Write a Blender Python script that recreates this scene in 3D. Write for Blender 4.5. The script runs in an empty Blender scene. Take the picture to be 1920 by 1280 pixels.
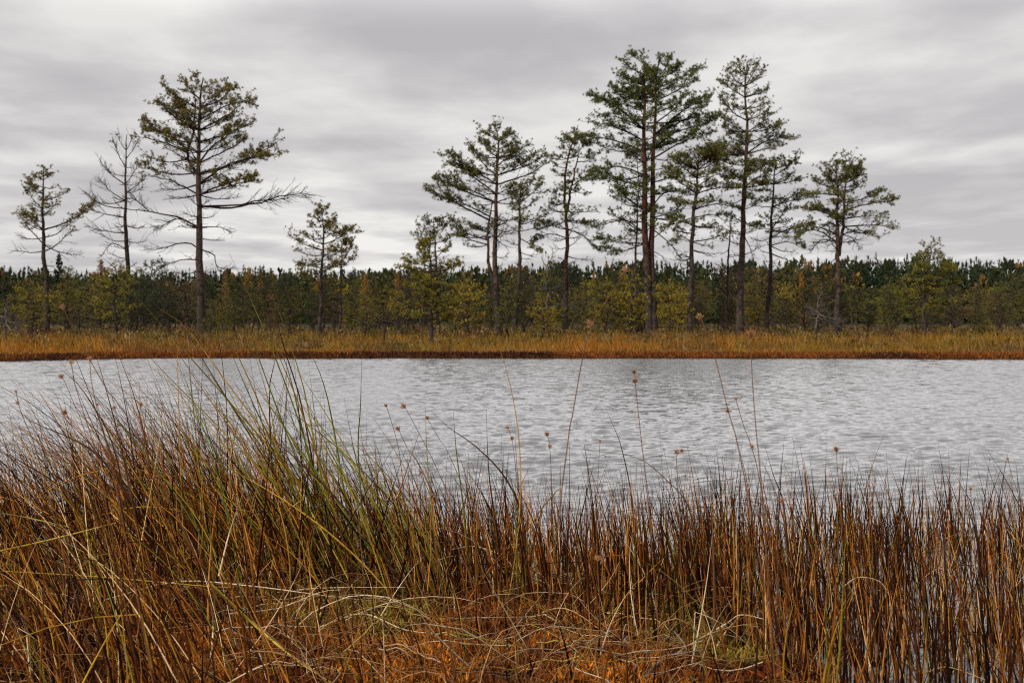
import bpy, math, random
import numpy as np
from mathutils import Matrix, Vector

R = math.radians
rng = np.random.default_rng(7)
random.seed(7)
scene = bpy.context.scene
COL = scene.collection

# ------------------------------------------------------------------ camera
CAM_H = 1.0                       # metres above the water
F = 2133.0                        # focal length in pixels of the 1920 wide photograph
PITCH = math.atan(40.0 / F)       # horizon 40 px above the middle
cam_d = bpy.data.cameras.new("camera")
cam_d.sensor_width = 36.0
cam_d.lens = 36.0 * F / 1920.0
cam_d.clip_end = 3000.0
cam_d.clip_start = 0.05
cam_d.dof.use_dof = True
cam_d.dof.focus_distance = 4.3
cam_d.dof.aperture_fstop = 9.0
cam = bpy.data.objects.new("camera", cam_d)
cam.location = (0, 0, CAM_H)
cam.rotation_euler = (R(90) - PITCH, 0, 0)
COL.objects.link(cam)
scene.camera = cam

# ------------------------------------------------------------------ exposure, sun, sky
scene.view_settings.view_transform = 'Standard'
scene.view_settings.look = 'None'
scene.view_settings.exposure = 0.0
scene.view_settings.gamma = 1.0
scene.render.engine = 'CYCLES'
scene.cycles.use_denoising = False     # keep the fine stems crisp
scene.cycles.filter_width = 1.1
scene.cycles.sample_clamp_indirect = 3.0
scene.cycles.caustics_reflective = False
SUN_EL, SUN_AZ = R(42), R(232)    # azimuth clockwise from +Y
sun_d = bpy.data.lights.new("sun", 'SUN')
sun_d.energy = 3.8
sun_d.angle = R(6)
sun_d.color = (1.0, 0.92, 0.80)
sun = bpy.data.objects.new("sun", sun_d)
sdir = Vector((math.sin(SUN_AZ) * math.cos(SUN_EL), math.cos(SUN_AZ) * math.cos(SUN_EL), math.sin(SUN_EL)))
sun.rotation_euler = (-sdir).to_track_quat('-Z', 'Y').to_euler()
COL.objects.link(sun)

world = bpy.data.worlds.new("World")
scene.world = world
world.use_nodes = True


class NT:
    def __init__(self, tree):
        self.t = tree
        tree.nodes.clear()

    def n(self, typ, **kw):
        nd = self.t.nodes.new(typ)
        for k, v in kw.items():
            if k.startswith('i_'):
                nd.inputs[k[2:].replace('_', ' ')].default_value = v
            else:
                setattr(nd, k, v)
        return nd

    def l(self, a, b):
        self.t.links.new(a, b)

    def math(self, op, a, b=None, c=None):
        nd = self.t.nodes.new('ShaderNodeMath')
        nd.operation = op
        for i, v in enumerate((a, b, c)):
            if v is None:
                continue
            if isinstance(v, (int, float)):
                nd.inputs[i].default_value = v
            else:
                self.l(v, nd.inputs[i])
        return nd.outputs[0]

    def ramp(self, fac, stops, interp='LINEAR'):
        nd = self.t.nodes.new('ShaderNodeValToRGB')
        nd.color_ramp.interpolation = interp
        el = nd.color_ramp.elements
        while len(el) < len(stops):
            el.new(0.5)
        for e, (p, c) in zip(el, stops):
            e.position = p
            e.color = (*c, 1) if len(c) == 3 else c
        self.l(fac, nd.inputs[0])
        return nd.outputs[0]

    def mix(self, fac, a, b, blend='MIX'):
        nd = self.t.nodes.new('ShaderNodeMix')
        nd.data_type = 'RGBA'
        nd.blend_type = blend
        for s, v in ((nd.inputs[0], fac), (nd.inputs[6], a), (nd.inputs[7], b)):
            if isinstance(v, (int, float)):
                s.default_value = v
            elif isinstance(v, tuple):
                s.default_value = (*v, 1) if len(v) == 3 else v
            else:
                self.l(v, s)
        return nd.outputs[2]


def build_sky():
    w = NT(world.node_tree)
    sky = w.n('ShaderNodeTexSky', sky_type='NISHITA', sun_disc=False)
    sky.sun_elevation = SUN_EL
    sky.sun_rotation = SUN_AZ
    tc = w.n('ShaderNodeTexCoord')
    sep = w.n('ShaderNodeSeparateXYZ')
    w.l(tc.outputs['Generated'], sep.inputs[0])
    z = w.math('MAXIMUM', sep.outputs[2], 0.0)
    den = w.math('ADD', z, 0.055)
    u = w.math('DIVIDE', sep.outputs[0], den)
    v = w.math('DIVIDE', sep.outputs[1], den)
    cmb = w.n('ShaderNodeCombineXYZ')
    w.l(u, cmb.inputs[0])
    w.l(v, cmb.inputs[1])
    mp = w.n('ShaderNodeMapping')
    w.l(cmb.outputs[0], mp.inputs[0])
    mp.inputs['Rotation'].default_value = (0, 0, R(12))
    mp.inputs['Location'].default_value = (3.1, 0.6, 0)
    mp.inputs['Scale'].default_value = (1.15, 0.9, 1.0)
    n1 = w.n('ShaderNodeTexNoise', i_Scale=1.05, i_Detail=7.0, i_Roughness=0.5, i_Distortion=0.1)
    w.l(mp.outputs[0], n1.inputs['Vector'])
    n2 = w.n('ShaderNodeTexNoise', i_Scale=0.21, i_Detail=2.0, i_Roughness=0.5)
    w.l(mp.outputs[0], n2.inputs['Vector'])
    s = w.math('ADD', w.math('MULTIPLY', n1.outputs[0], 0.6), w.math('MULTIPLY', n2.outputs[0], 0.55))
    cloud = w.ramp(s, [(0.48, (0.500, 0.484, 0.490)), (0.55, (0.583, 0.564, 0.567)), (0.605, (0.690, 0.672, 0.662)), (0.67, (0.82, 0.80, 0.775))])
    # light strip over the horizon; unseen bright band higher, added to brighten the water
    hor = w.n('ShaderNodeMapRange', interpolation_type='SMOOTHSTEP')
    hor.inputs[1].default_value, hor.inputs[2].default_value = 0.05, 0.16
    hor.inputs[3].default_value, hor.inputs[4].default_value = 1.13, 1.02
    w.l(sep.outputs[2], hor.inputs[0])
    tr = w.ramp(sep.outputs[2], [(0.0, (0.4,) * 3), (0.24, (0.4,) * 3), (0.34, (1.0,) * 3), (0.50, (0.62,) * 3), (0.70, (0.40,) * 3), (1.0, (0.40,) * 3)], 'EASE')
    tsep = w.n('ShaderNodeSeparateColor')
    w.l(tr, tsep.inputs[0])
    top = w.math('MULTIPLY', tsep.outputs[0], 2.5)
    gain = w.math('MULTIPLY', hor.outputs[0], top)
    g3 = w.n('ShaderNodeCombineColor')
    for i in range(3):
        w.l(gain, g3.inputs[i])
    cl = w.mix(1.0, cloud, g3.outputs[0], 'MULTIPLY')
    skyc = w.mix(1.0, sky.outputs[0], (0.08, 0.08, 0.08), 'MULTIPLY')
    fin = w.mix(0.95, skyc, cl)
    # the background runs at 0.1, so the cloud radiance is carried ten times up
    up = w.mix(1.0, fin, (10.0, 10.0, 10.0), 'MULTIPLY')
    bg = w.n('ShaderNodeBackground')
    bg.inputs[1].default_value = 0.1
    w.l(up, bg.inputs[0])
    out = w.n('ShaderNodeOutputWorld')
    w.l(bg.outputs[0], out.inputs[0])


build_sky()

# ------------------------------------------------------------------ helpers
cam_rot = np.array(Matrix.Rotation(R(90) - PITCH, 3, 'X'))
CAM = np.array([0, 0, CAM_H])


def at(px, py, D):
    """point at distance D (along +Y) seen at photo pixel px, py"""
    d = cam_rot @ np.array([(px - 960.0) / F, -(py - 640.0) / F, -1.0])
    return CAM + d * (D / d[1])


def smooth(a, b, x):
    t = np.clip((np.asarray(x, float) - a) / (b - a), 0, 1)
    return t * t * (3 - 2 * t)


_tab = np.random.default_rng(3).random((256, 256))


def vnoise(x, y):
    x = np.asarray(x, float)
    y = np.asarray(y, float)
    xi, yi = np.floor(x).astype(int), np.floor(y).astype(int)
    fx, fy = x - xi, y - yi
    fx, fy = fx * fx * (3 - 2 * fx), fy * fy * (3 - 2 * fy)
    g = lambda a, b: _tab[a % 256, b % 256]
    return (g(xi, yi) * (1 - fx) + g(xi + 1, yi) * fx) * (1 - fy) + (g(xi, yi + 1) * (1 - fx) + g(xi + 1, yi + 1) * fx) * fy


def fbm(x, y, o=4):
    s, a, n = 0, 0.5, 0
    for k in range(o):
        s = s + a * vnoise(x * 2 ** k + 17.3 * k, y * 2 ** k + 9.1 * k)
        n += a
        a *= 0.5
    return s / n


class MB:
    """collects triangles with colours and links them as ONE mesh object"""

    def __init__(self):
        self.v, self.t, self.c, self.m, self.n = [], [], [], [], 0

    def add(self, v, t, c, mat=0):
        v = np.asarray(v, float).reshape(-1, 3)
        t = np.asarray(t, int).reshape(-1, 3)
        c = np.broadcast_to(np.asarray(c, float), (len(v), 3))
        self.v.append(v)
        self.t.append(t + self.n)
        self.c.append(c)
        self.m.append(np.full(len(t), mat))
        self.n += len(v)
        return self

    def tubes(self, P, Rr, sides, col, mat=0):
        """P (N,K,3) centre lines, Rr (N,K) radii, col (N,3) or (N,K,3)"""
        P = np.asarray(P, float)
        N, K, _ = P.shape
        if N == 0:
            return self
        Rr = np.broadcast_to(np.asarray(Rr, float), (N, K))
        T = np.gradient(P, axis=1)
        T /= np.linalg.norm(T, axis=2, keepdims=True) + 1e-9
        mean = T.mean(axis=1)
        ref = np.where(np.abs(mean[:, 2:3]) > 0.7, np.array([[0.3, 1.0, 0.0]]), np.array([[0.0, 0.1, 1.0]]))[:, None, :]
        U = np.cross(T, np.broadcast_to(ref, T.shape))
        U /= np.linalg.norm(U, axis=2, keepdims=True) + 1e-9
        V = np.cross(T, U)
        a = np.arange(sides) * 2 * math.pi / sides
        ring = P[:, :, None, :] + Rr[:, :, None, None] * (np.cos(a)[None, None, :, None] * U[:, :, None, :] + np.sin(a)[None, None, :, None] * V[:, :, None, :])
        idx = np.arange(N * K * sides).reshape(N, K, sides)
        A, B = idx[:, :-1, :], np.roll(idx, -1, 2)[:, :-1, :]
        C, D = np.roll(idx, -1, 2)[:, 1:, :], idx[:, 1:, :]
        tri = np.concatenate([np.stack([A, B, C], -1).reshape(-1, 3), np.stack([A, C, D], -1).reshape(-1, 3)])
        col = np.asarray(col, float)
        if col.ndim == 1:
            col = np.broadcast_to(col, (N, 3))
        if col.ndim == 2:
            col = np.broadcast_to(col[:, None, :], (N, K, 3))
        cc = np.repeat(col[:, :, None, :], sides, 2).reshape(-1, 3)
        return self.add(ring.reshape(-1, 3), tri, cc, mat)

    def spikes(self, base, d, length, width, col, mat=0, bend=0.0):
        """thin triangles from base along d"""
        N = len(base)
        if N == 0:
            return self
        d = d / (np.linalg.norm(d, axis=1, keepdims=True) + 1e-9)
        r = rng.normal(size=(N, 3))
        s = np.cross(d, r)
        s /= np.linalg.norm(s, axis=1, keepdims=True) + 1e-9
        length = np.broadcast_to(length, (N,))[:, None]
        width = np.broadcast_to(width, (N,))[:, None]
        v = np.stack([base - s * width * 0.3, base + d * length * 0.55 + s * width * 0.5, base + d * length * 0.55 - s * width * 0.5, base + d * length], 1)
        k = np.arange(N)[:, None] * 4
        t = np.concatenate([k + np.array([[0, 1, 2]]), k + np.array([[2, 1, 3]])])
        col = np.asarray(col, float)
        col = np.broadcast_to(col, (N, 3))
        return self.add(v.reshape(-1, 3), t, np.repeat(col, 4, 0), mat)

    def mesh(self, name, mats, smooth_shade=True):
        v, t, c, m = np.concatenate(self.v), np.concatenate(self.t), np.concatenate(self.c), np.concatenate(self.m)
        me = bpy.data.meshes.new(name)
        me.vertices.add(len(v))
        me.vertices.foreach_set('co', v.astype(np.float32).ravel())
        me.loops.add(len(t) * 3)
        me.loops.foreach_set('vertex_index', t.astype(np.int32).ravel())
        me.polygons.add(len(t))
        me.polygons.foreach_set('loop_start', (np.arange(len(t)) * 3).astype(np.int32))
        me.polygons.foreach_set('material_index', m.astype(np.int32))
        me.polygons.foreach_set('use_smooth', np.full(len(t), smooth_shade))
        at_ = me.color_attributes.new('Col', 'FLOAT_COLOR', 'POINT')
        at_.data.foreach_set('color', np.concatenate([c, np.ones((len(c), 1))], 1).astype(np.float32).ravel())
        for mm in (mats if isinstance(mats, (list, tuple)) else [mats]):
            me.materials.append(mm)
        me.update()
        me.validate()
        return me

    def build(self, name, mats, parent=None, smooth_shade=True):
        o = bpy.data.objects.new(name, self.mesh(name, mats, smooth_shade))
        COL.objects.link(o)
        if parent is not None:
            o.parent = parent
        return o


def empty(name, loc):
    o = bpy.data.objects.new(name, None)
    o.empty_display_size = 0.3
    o.location = loc
    COL.objects.link(o)
    return o


def tag(o, label=None, cat=None, group=None, kind=None):
    for k, v in (('label', label), ('category', cat), ('group', group), ('kind', kind)):
        if v:
            o[k] = v
    return o


def curve_pts(ctrl, K):
    """Catmull-Rom through the control points, K samples"""
    c = np.asarray(ctrl, float)
    if len(c) == 2:
        s = np.linspace(0, 1, K)[:, None]
        return c[0] * (1 - s) + c[1] * s
    e = np.vstack([2 * c[0] - c[1], c, 2 * c[-1] - c[-2]])
    seg = np.linalg.norm(np.diff(c, axis=0), axis=1)
    cum = np.concatenate([[0], np.cumsum(seg)])
    out = []
    for q in np.linspace(0, cum[-1], K):
        i = min(np.searchsorted(cum, q, 'right') - 1, len(seg) - 1)
        t = (q - cum[i]) / max(seg[i], 1e-9)
        p0, p1, p2, p3 = e[i], e[i + 1], e[i + 2], e[i + 3]
        out.append(0.5 * (2 * p1 + (p2 - p0) * t + (2 * p0 - 5 * p1 + 4 * p2 - p3) * t * t + (3 * p1 - p0 - 3 * p2 + p3) * t ** 3))
    return np.array(out)


# ------------------------------------------------------------------ materials
def mat_col(name, rough=0.6, noise=0.25, nscale=30.0, bump=0.0, spec=0.3, trans=0.0, objvar=0.0):
    """colour from the mesh's own colour attribute, broken up by procedural noise"""
    m = bpy.data.materials.new(name)
    m.use_nodes = True
    w = NT(m.node_tree)
    a = w.n('ShaderNodeAttribute', attribute_name='Col')
    tc = w.n('ShaderNodeTexCoord')
    nz = w.n('ShaderNodeTexNoise', i_Scale=nscale, i_Detail=4.0, i_Roughness=0.6)
    w.l(tc.outputs['Object'], nz.inputs['Vector'])
    f = w.ramp(nz.outputs[0], [(0.3, (1 - noise,) * 3), (0.7, (1 + noise,) * 3)])
    c = w.mix(1.0, a.outputs['Color'], f, 'MULTIPLY')
    if objvar:
        oi = w.n('ShaderNodeObjectInfo')
        tint = w.ramp(oi.outputs['Random'], [(0, (1 - objvar, 1 - objvar * .6, 1 - objvar * .5)), (0.5, (1, 1, 1)), (1, (1 + objvar, 1 + objvar * .7, 1 - objvar * .2))])
        c = w.mix(1.0, c, tint, 'MULTIPLY')
    p = w.n('ShaderNodeBsdfPrincipled')
    w.l(c, p.inputs['Base Color'])
    p.inputs['Roughness'].default_value = rough
    p.inputs['Specular IOR Level'].default_value = spec
    if bump:
        b = w.n('ShaderNodeBump', i_Strength=bump, i_Distance=0.02)
        w.l(nz.outputs[0], b.inputs['Height'])
        w.l(b.outputs[0], p.inputs['Normal'])
    sh = p.outputs[0]
    if trans:
        tl = w.n('ShaderNodeBsdfTranslucent')
        w.l(c, tl.inputs[0])
        ms = w.n('ShaderNodeMixShader')
        ms.inputs[0].default_value = trans
        w.l(sh, ms.inputs[1])
        w.l(tl.outputs[0], ms.inputs[2])
        sh = ms.outputs[0]
    o = w.n('ShaderNodeOutputMaterial')
    w.l(sh, o.inputs[0])
    return m


M_BARK = mat_col('pine_bark', 0.9, 0.8, 6.0, 0.8, 0.1)
M_TWIG = mat_col('twig_bark', 0.85, 0.3, 6.0, 0.0, 0.1)
M_NEEDLE = mat_col('pine_needles', 0.55, 0.3, 1.6, 0.0, 0.3, 0.15)
M_NEEDLE_VAR = mat_col('bog_pine_needles', 0.6, 0.65, 1.5, 0.0, 0.25, 0.15, 0.3)
M_SPRUCE = mat_col('far_spruce_needles', 0.7, 0.3, 0.15, 0.0, 0.1)
M_GRASS = mat_col('far_grass_blades', 0.7, 0.25, 0.9, 0.0, 0.1, 0.25)
M_REED = mat_col('reed_stems', 0.5, 0.35, 22.0, 0.0, 0.06, 0.10)
M_STRAW = mat_col('dry_straw', 0.55, 0.25, 30.0, 0.0, 0.3, 0.15)
M_MOSS = mat_col('sphagnum_moss', 0.8, 0.4, 28.0, 0.6, 0.15, 0.1)
M_SEED = mat_col('seed_fluff', 0.8, 0.3, 60.0, 0.0, 0.1, 0.35)
M_LAND = mat_col('bog_ground', 0.9, 0.4, 2.5, 0.6, 0.05)


def water_material():
    m = bpy.data.materials.new('lake_water')
    m.use_nodes = True
    w = NT(m.node_tree)
    tc = w.n('ShaderNodeTexCoord')
    mp = w.n('ShaderNodeMapping')
    mp.inputs['Scale'].default_value = (0.9, 1.0, 1.0)
    w.l(tc.outputs['Object'], mp.inputs[0])
    n1 = w.n('ShaderNodeTexNoise', i_Scale=6.0, i_Detail=5.0, i_Roughness=0.62, i_Distortion=0.3)
    w.l(mp.outputs[0], n1.inputs['Vector'])
    # ripples too small for the mesh: a slope field, stronger out where the wind reaches the water
    sp = w.n('ShaderNodeSeparateXYZ')
    w.l(tc.outputs['Object'], sp.inputs[0])
    mr = w.n('ShaderNodeMapRange', interpolation_type='SMOOTHSTEP')
    mr.inputs[1].default_value, mr.inputs[2].default_value = 6.0, 20.0
    mr.inputs[3].default_value, mr.inputs[4].default_value = 0.55, 0.9
    w.l(sp.outputs[1], mr.inputs[0])
    v1 = w.n('ShaderNodeVectorMath', operation='SUBTRACT')
    w.l(n1.outputs['Color'], v1.inputs[0])
    v1.inputs[1].default_value = (0.5, 0.5, 0.5)
    v2 = w.n('ShaderNodeVectorMath', operation='SCALE')
    w.l(v1.outputs[0], v2.inputs[0])
    w.l(mr.outputs[0], v2.inputs['Scale'])
    v3 = w.n('ShaderNodeVectorMath', operation='MULTIPLY')
    w.l(v2.outputs[0], v3.inputs[0])
    v3.inputs[1].default_value = (1.0, 1.0, 0.0)
    v5 = w.n('ShaderNodeVectorMath', operation='ADD')     # constant tilt towards the camera, put in so the water reflects brighter sky
    w.l(v3.outputs[0], v5.inputs[0])
    v5.inputs[1].default_value = (0.0, -0.115, 0.0)
    geo = w.n('ShaderNodeNewGeometry')
    v4 = w.n('ShaderNodeVectorMath', operation='ADD')
    w.l(v5.outputs[0], v4.inputs[0])
    w.l(geo.outputs['Normal'], v4.inputs[1])
    b1 = w.n('ShaderNodeVectorMath', operation='NORMALIZE')
    w.l(v4.outputs[0], b1.inputs[0])
    p = w.n('ShaderNodeBsdfPrincipled')
    p.inputs['Base Color'].default_value = (0.115, 0.121, 0.130, 1)
    p.inputs['Roughness'].default_value = 0.10
    p.inputs['IOR'].default_value = 2.4
    p.inputs['Specular IOR Level'].default_value = 0.5
    w.l(b1.outputs[0], p.inputs['Normal'])
    o = w.n('ShaderNodeOutputMaterial')
    w.l(p.outputs[0], o.inputs[0])
    return m


M_WATER = water_material()

# ------------------------------------------------------------------ terrain
def shore_y(x):
    x = np.asarray(x, float)
    return 29.7 - 2.6 * smooth(-8.5, -13.5, x) - 1.1 * smooth(5, 15, x) + 1.5 * (fbm(x * 0.55 + 40, x * 0 + 3.3, 5) - 0.5)


def land_z(x, y):
    """lake bed and the bog beyond it"""
    d = np.asarray(y, float) - shore_y(x)
    bank = 0.08 * smooth(-0.12, 0.3, d) + 0.10 * smooth(1.0, 18.0, d) + 0.25 * smooth(25, 120, d)
    bumps = 0.10 * (fbm(x * 0.8, y * 0.8, 3) - 0.5) * smooth(0, 2, d)
    return np.where(d < -0.12, -0.5, -0.5 + 0.5 * smooth(-0.12, 0.0, d)) + bank + bumps


def near_edge(x):
    x = np.asarray(x, float)
    e = 4.25 + 0.35 * smooth(-0.8, -1.6, x) - 0.25 * smooth(-0.3, 0.4, x)
    e = e - 1.55 * smooth(0.45, 1.0, x) - 0.5 * smooth(1.0, 1.8, x)
    return e + 0.22 * (fbm(x * 2.3 + 5, x * 0 + 1.7, 3) - 0.5)


def near_z(x, y):
    d = near_edge(x) - y
    h = 0.20 * smooth(-0.15, 0.5, d) - 0.09
    h = h + (0.10 * (fbm(x * 2.2, y * 2.2, 3) - 0.5) + 0.06 * (fbm(x * 11, y * 11, 3) - 0.5)) * smooth(-0.1, 0.3, d)
    return h - 0.35 * smooth(-0.1, -0.6, d)


def grid_mesh(name, X, Y, Z, C, mat, kind='structure'):
    n, m = X.shape
    idx = np.arange(n * m).reshape(n, m)
    a, b, c, d = idx[:-1, :-1].ravel(), idx[:-1, 1:].ravel(), idx[1:, 1:].ravel(), idx[1:, :-1].ravel()
    t = np.concatenate([np.stack([a, b, c], 1), np.stack([a, c, d], 1)])
    mb = MB()
    mb.add(np.stack([X, Y, Z], -1).reshape(-1, 3), t, C.reshape(-1, 3))
    o = mb.build(name, mat)
    o['kind'] = kind
    return o


def lerp3(a, b, f):
    f = np.asarray(f)[..., None]
    return np.asarray(a) * (1 - f) + np.asarray(b) * f


def build_ground():
    ys = np.concatenate([np.linspace(-6, 24, 12), np.linspace(24.5, 34, 70), np.geomspace(34.3, 1600, 90)])
    us = np.linspace(-1.0, 1.0, 260)
    U, Y = np.meshgrid(us, ys)
    X = U * (np.maximum(Y, 24) * 0.9 + 6)
    Z = land_z(X, Y)
    d = Y - shore_y(X)
    n = fbm(X * 0.9, Y * 0.9, 4)
    c = lerp3((0.055, 0.022, 0.010), (0.13, 0.075, 0.022), smooth(0.5, 2.2, d + 2 * (n - 0.5)))
    c = lerp3(c, (0.05, 0.04, 0.018), smooth(22, 45, d))
    grid_mesh('ground', X, Y, Z, c, M_LAND)


def build_water():
    ys = np.geomspace(0.35, 36, 1050)
    us = np.linspace(-0.95, 0.95, 800)
    U, Y = np.meshgrid(us, ys)
    X = U * (Y + 1.2)
    Z = np.zeros_like(X)
    wr = np.random.default_rng(11)
    calm = 0.3 + 0.7 * smooth(4.5, 7.5, Y)
    gust = 0.7 + 0.6 * fbm(X * 0.16 + 3, Y * 0.10 + 8, 3)
    rowstep = np.gradient(ys)[:, None]
    for k in range(100):
        lam = math.exp(wr.uniform(math.log(0.07), math.log(0.4))) if k < 52 else wr.uniform(0.08, 0.24)
        ang = wr.normal(math.pi / 2 + 0.12, 0.75 if k < 52 else 0.55)
        kk = 2 * math.pi / lam
        fade = np.clip((lam - 2.2 * rowstep) / (2.5 * rowstep), 0, 1)
        mod = 0.3 + 1.3 * vnoise(X / (lam * 1.8) + 31.7 * k, Y / (lam * 1.8) + 7.3 * k)
        amp = 0.0075
        if k >= 52:      # single steeper wavelets, here and there
            mod = smooth(0.72, 0.93, vnoise(X / (lam * 1.1) + 31.7 * k, Y / (lam * 1.1) + 7.3 * k))
            amp = 0.22 * smooth(30, 18, Y)
        ph = kk * (X * math.cos(ang) + Y * math.sin(ang)) + wr.uniform(0, 6.28) + 1.5 * vnoise(X / lam * .3 + 5 * k, Y / lam * .3)
        Z += amp / kk * fade * mod * (2 * (0.5 + 0.5 * np.sin(ph + 0.6 * np.sin(ph))) ** 1.3 - 1)
    Z *= calm * gust
    o = grid_mesh('water', X, Y, Z, np.zeros((*X.shape, 3)), M_WATER)
    return o


def build_near_bank():
    xs = np.linspace(-3.2, 3.0, 420)
    ys = np.linspace(0.4, 5.4, 340)
    X, Y = np.meshgrid(xs, ys)
    Z = near_z(X, Y)
    n = fbm(X * 3.5, Y * 3.5, 4)
    n2 = fbm(X * 14 + 9, Y * 14, 3)
    c = lerp3((0.035, 0.012, 0.006), (0.11, 0.035, 0.010), smooth(0.35, 0.65, n))  # ground darkened to put shade into the gaps between moss fronds
    c = lerp3(c, (0.24, 0.17, 0.025), smooth(0.58, 0.75, fbm(X * 2 + 30, Y * 2, 3)) * 0.3)
    c = lerp3(c, (0.03, 0.014, 0.007), smooth(0.45, 0.3, n2) * 0.8)
    c = lerp3(c, (0.025, 0.016, 0.010), smooth(0.05, -0.25, near_edge(X) - Y))
    o = grid_mesh('mossy_bank', X, Y, Z, c, M_MOSS)
    return o


build_ground()
build_water()
build_near_bank()

# ------------------------------------------------------------------ tall pines
UP = np.array([0, 0, 1.0])


def unit(v):
    return v / (np.linalg.norm(v) + 1e-9)


class Crown:
    """gathers limbs, twigs and needle tufts of one tree"""

    def __init__(self, seed):
        self.r = np.random.default_rng(seed)
        self.limbs, self.sec, self.ter = [], [], []
        self.tp, self.td = [], []

    def limb(self, ctrl, r0, leaf, start, twig=1.0, gnarl=0.035, dens=1.0):
        r = self.r
        P = curve_pts(ctrl, 12)
        L = np.linalg.norm(np.diff(P, axis=0), axis=1).sum()
        j = r.normal(0, gnarl * L * 0.35, P.shape) * np.linspace(0, 1, 12)[:, None] ** 0.7
        j[0] = 0
        P = P + j * np.array([1, 1, 0.8])
        rad = r0 * (1 - np.linspace(0, 1, 12)) ** 0.8 + 0.006
        self.limbs.append((P, rad))
        bare = leaf < 0.06
        n = max(4, int(L / (0.11 if bare else 0.105) * twig))
        t0 = 0.16 if not bare else r.uniform(0.3, 0.5)
        for q in range(n):
            t = t0 + (1 - t0) * ((q + r.random()) / n) ** (0.7 if bare else 0.85)
            f = t * 11
            i = min(int(f), 10)
            p = P[i] * (1 - (f - i)) + P[i + 1] * (f - i)
            T = unit(P[i + 1] - P[i])
            S = unit(np.cross(T, UP) + 1e-6)
            Nn = np.cross(S, T)
            phi = r.normal(0.12, 0.28) if not bare else r.uniform(-1.2, 1.6)
            side = 1 if q % 2 else -1
            d = unit(T * (r.uniform(0.3, 0.95) if not bare else r.uniform(0.7, 1.5)) + S * side * math.cos(phi) * 0.8 + Nn * math.sin(phi) * 0.8 + r.normal(0, 0.15, 3))
            ln = (0.24 * L * (1.1 - t) + 0.18) * r.gamma(3.0, 0.33)
            ln = min(max(ln, 0.1), 0.85)
            self.twig2(p, d, ln, min(rad[i] * 0.45, 0.013), leaf if t >= start else leaf * 0.04, dens)
        if leaf > 0.02:
            self.tuft(P[-1], unit(P[-1] - P[-2]), 2)

    def twig2(self, p, d, ln, r0, leaf, dens):
        r = self.r
        q = p + d * ln * 0.7
        cl = float(vnoise(q[0] * 1.9 + q[1] * 1.1 + 13, q[2] * 2.3 - q[1] * 0.9 + 40))
        leaf = leaf * (0.35 + 1.1 * float(smooth(0.28, 0.6, cl)))
        mid = p + d * ln * 0.5 + r.normal(0, 0.03 * ln, 3)
        end = p + d * ln + UP * ln * r.uniform(-0.02, 0.16) + r.normal(0, 0.05 * ln, 3)
        Q = np.stack([p, mid, (mid + end) / 2 + r.normal(0, .02 * ln, 3), end])
        self.sec.append((Q, np.array([max(r0, 0.009), 0.007, 0.0055, 0.0035])))
        n = max(2, int(ln / 0.13))
        for k in range(n):
            t = 0.3 + 0.7 * (k + r.random()) / n
            a = p + (end - p) * t
            e = unit(d + r.normal(0, 0.6, 3) * np.array([1, 1, 0.45]) + UP * 0.22)
            l3 = r.uniform(0.10, 0.24)
            b = a + e * l3
            self.ter.append((np.stack([a, (a + b) / 2 + r.normal(0, 0.012, 3), b]), np.array([0.0055, 0.0042, 0.0028])))
            if r.random() < leaf * dens:
                self.tuft(b, e, 1)
            if r.random() < leaf * dens * 0.55:
                self.tuft((a + b) / 2, e, 1)
            if r.random() < leaf * dens * 0.45:
                self.tuft(a, e, 1)
        if r.random() < leaf:
            self.tuft(end, d, 1)

    def tuft(self, p, d, n):
        for _ in range(n):
            self.tp.append(p + self.r.normal(0, 0.045, 3) * np.array([1, 1, 0.6]))
            self.td.append(d)

    def build(self, root, bark, needle, size=1.0, nn=11, mats=None, name='crown'):
        r = self.r
        o = np.array(root.location)
        b = MB()
        bk = np.asarray(bark)
        for lst, sd in ((self.limbs, 6), (self.sec, 4), (self.ter, 3)):
            if not lst:
                continue
            P = np.stack([q[0] for q in lst]) - o
            Rr = np.stack([q[1] for q in lst])
            c = bk * r.uniform(0.7, 1.35, (len(lst), 1))
            b.tubes(P, Rr, sd, c)
        b.build('branches', M_TWIG, root)
        if self.tp:
            m = MB()
            add_needles(m, np.array(self.tp) - o, np.array(self.td), needle, size, nn, r)
            m.build(name, mats or M_NEEDLE, root, False)


def add_needles(m, P, Dd, needle, size, nn, r):
    N = len(P)
    base = np.repeat(P, nn, 0)
    d = np.repeat(Dd, nn, 0) * 0.55 + UP * 0.45 + r.normal(0, 0.62, (N * nn, 3))
    tone = r.uniform(0.55, 1.45, (N, 1))
    warm = np.clip(r.normal(0, 0.5, (N, 1)), -0.6, 1.6)
    c = np.asarray(needle) * tone * np.concatenate([1 + 0.35 * warm, 1 + 0.14 * warm, 1 - 0.15 * warm], 1)
    c = np.repeat(c, nn, 0) * r.uniform(0.8, 1.2, (N * nn, 1))
    m.spikes(base, d, r.uniform(0.07, 0.125, N * nn) * size, 0.015 * size, c)


BARK_DARK = (0.042, 0.031, 0.027)
BARK_RED = (0.092, 0.038, 0.021)
TWIG = (0.030, 0.020, 0.017)
GREY = (0.095, 0.080, 0.070)
GREEN = (0.098, 0.098, 0.018)
OLIVE = (0.130, 0.104, 0.018)


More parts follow.
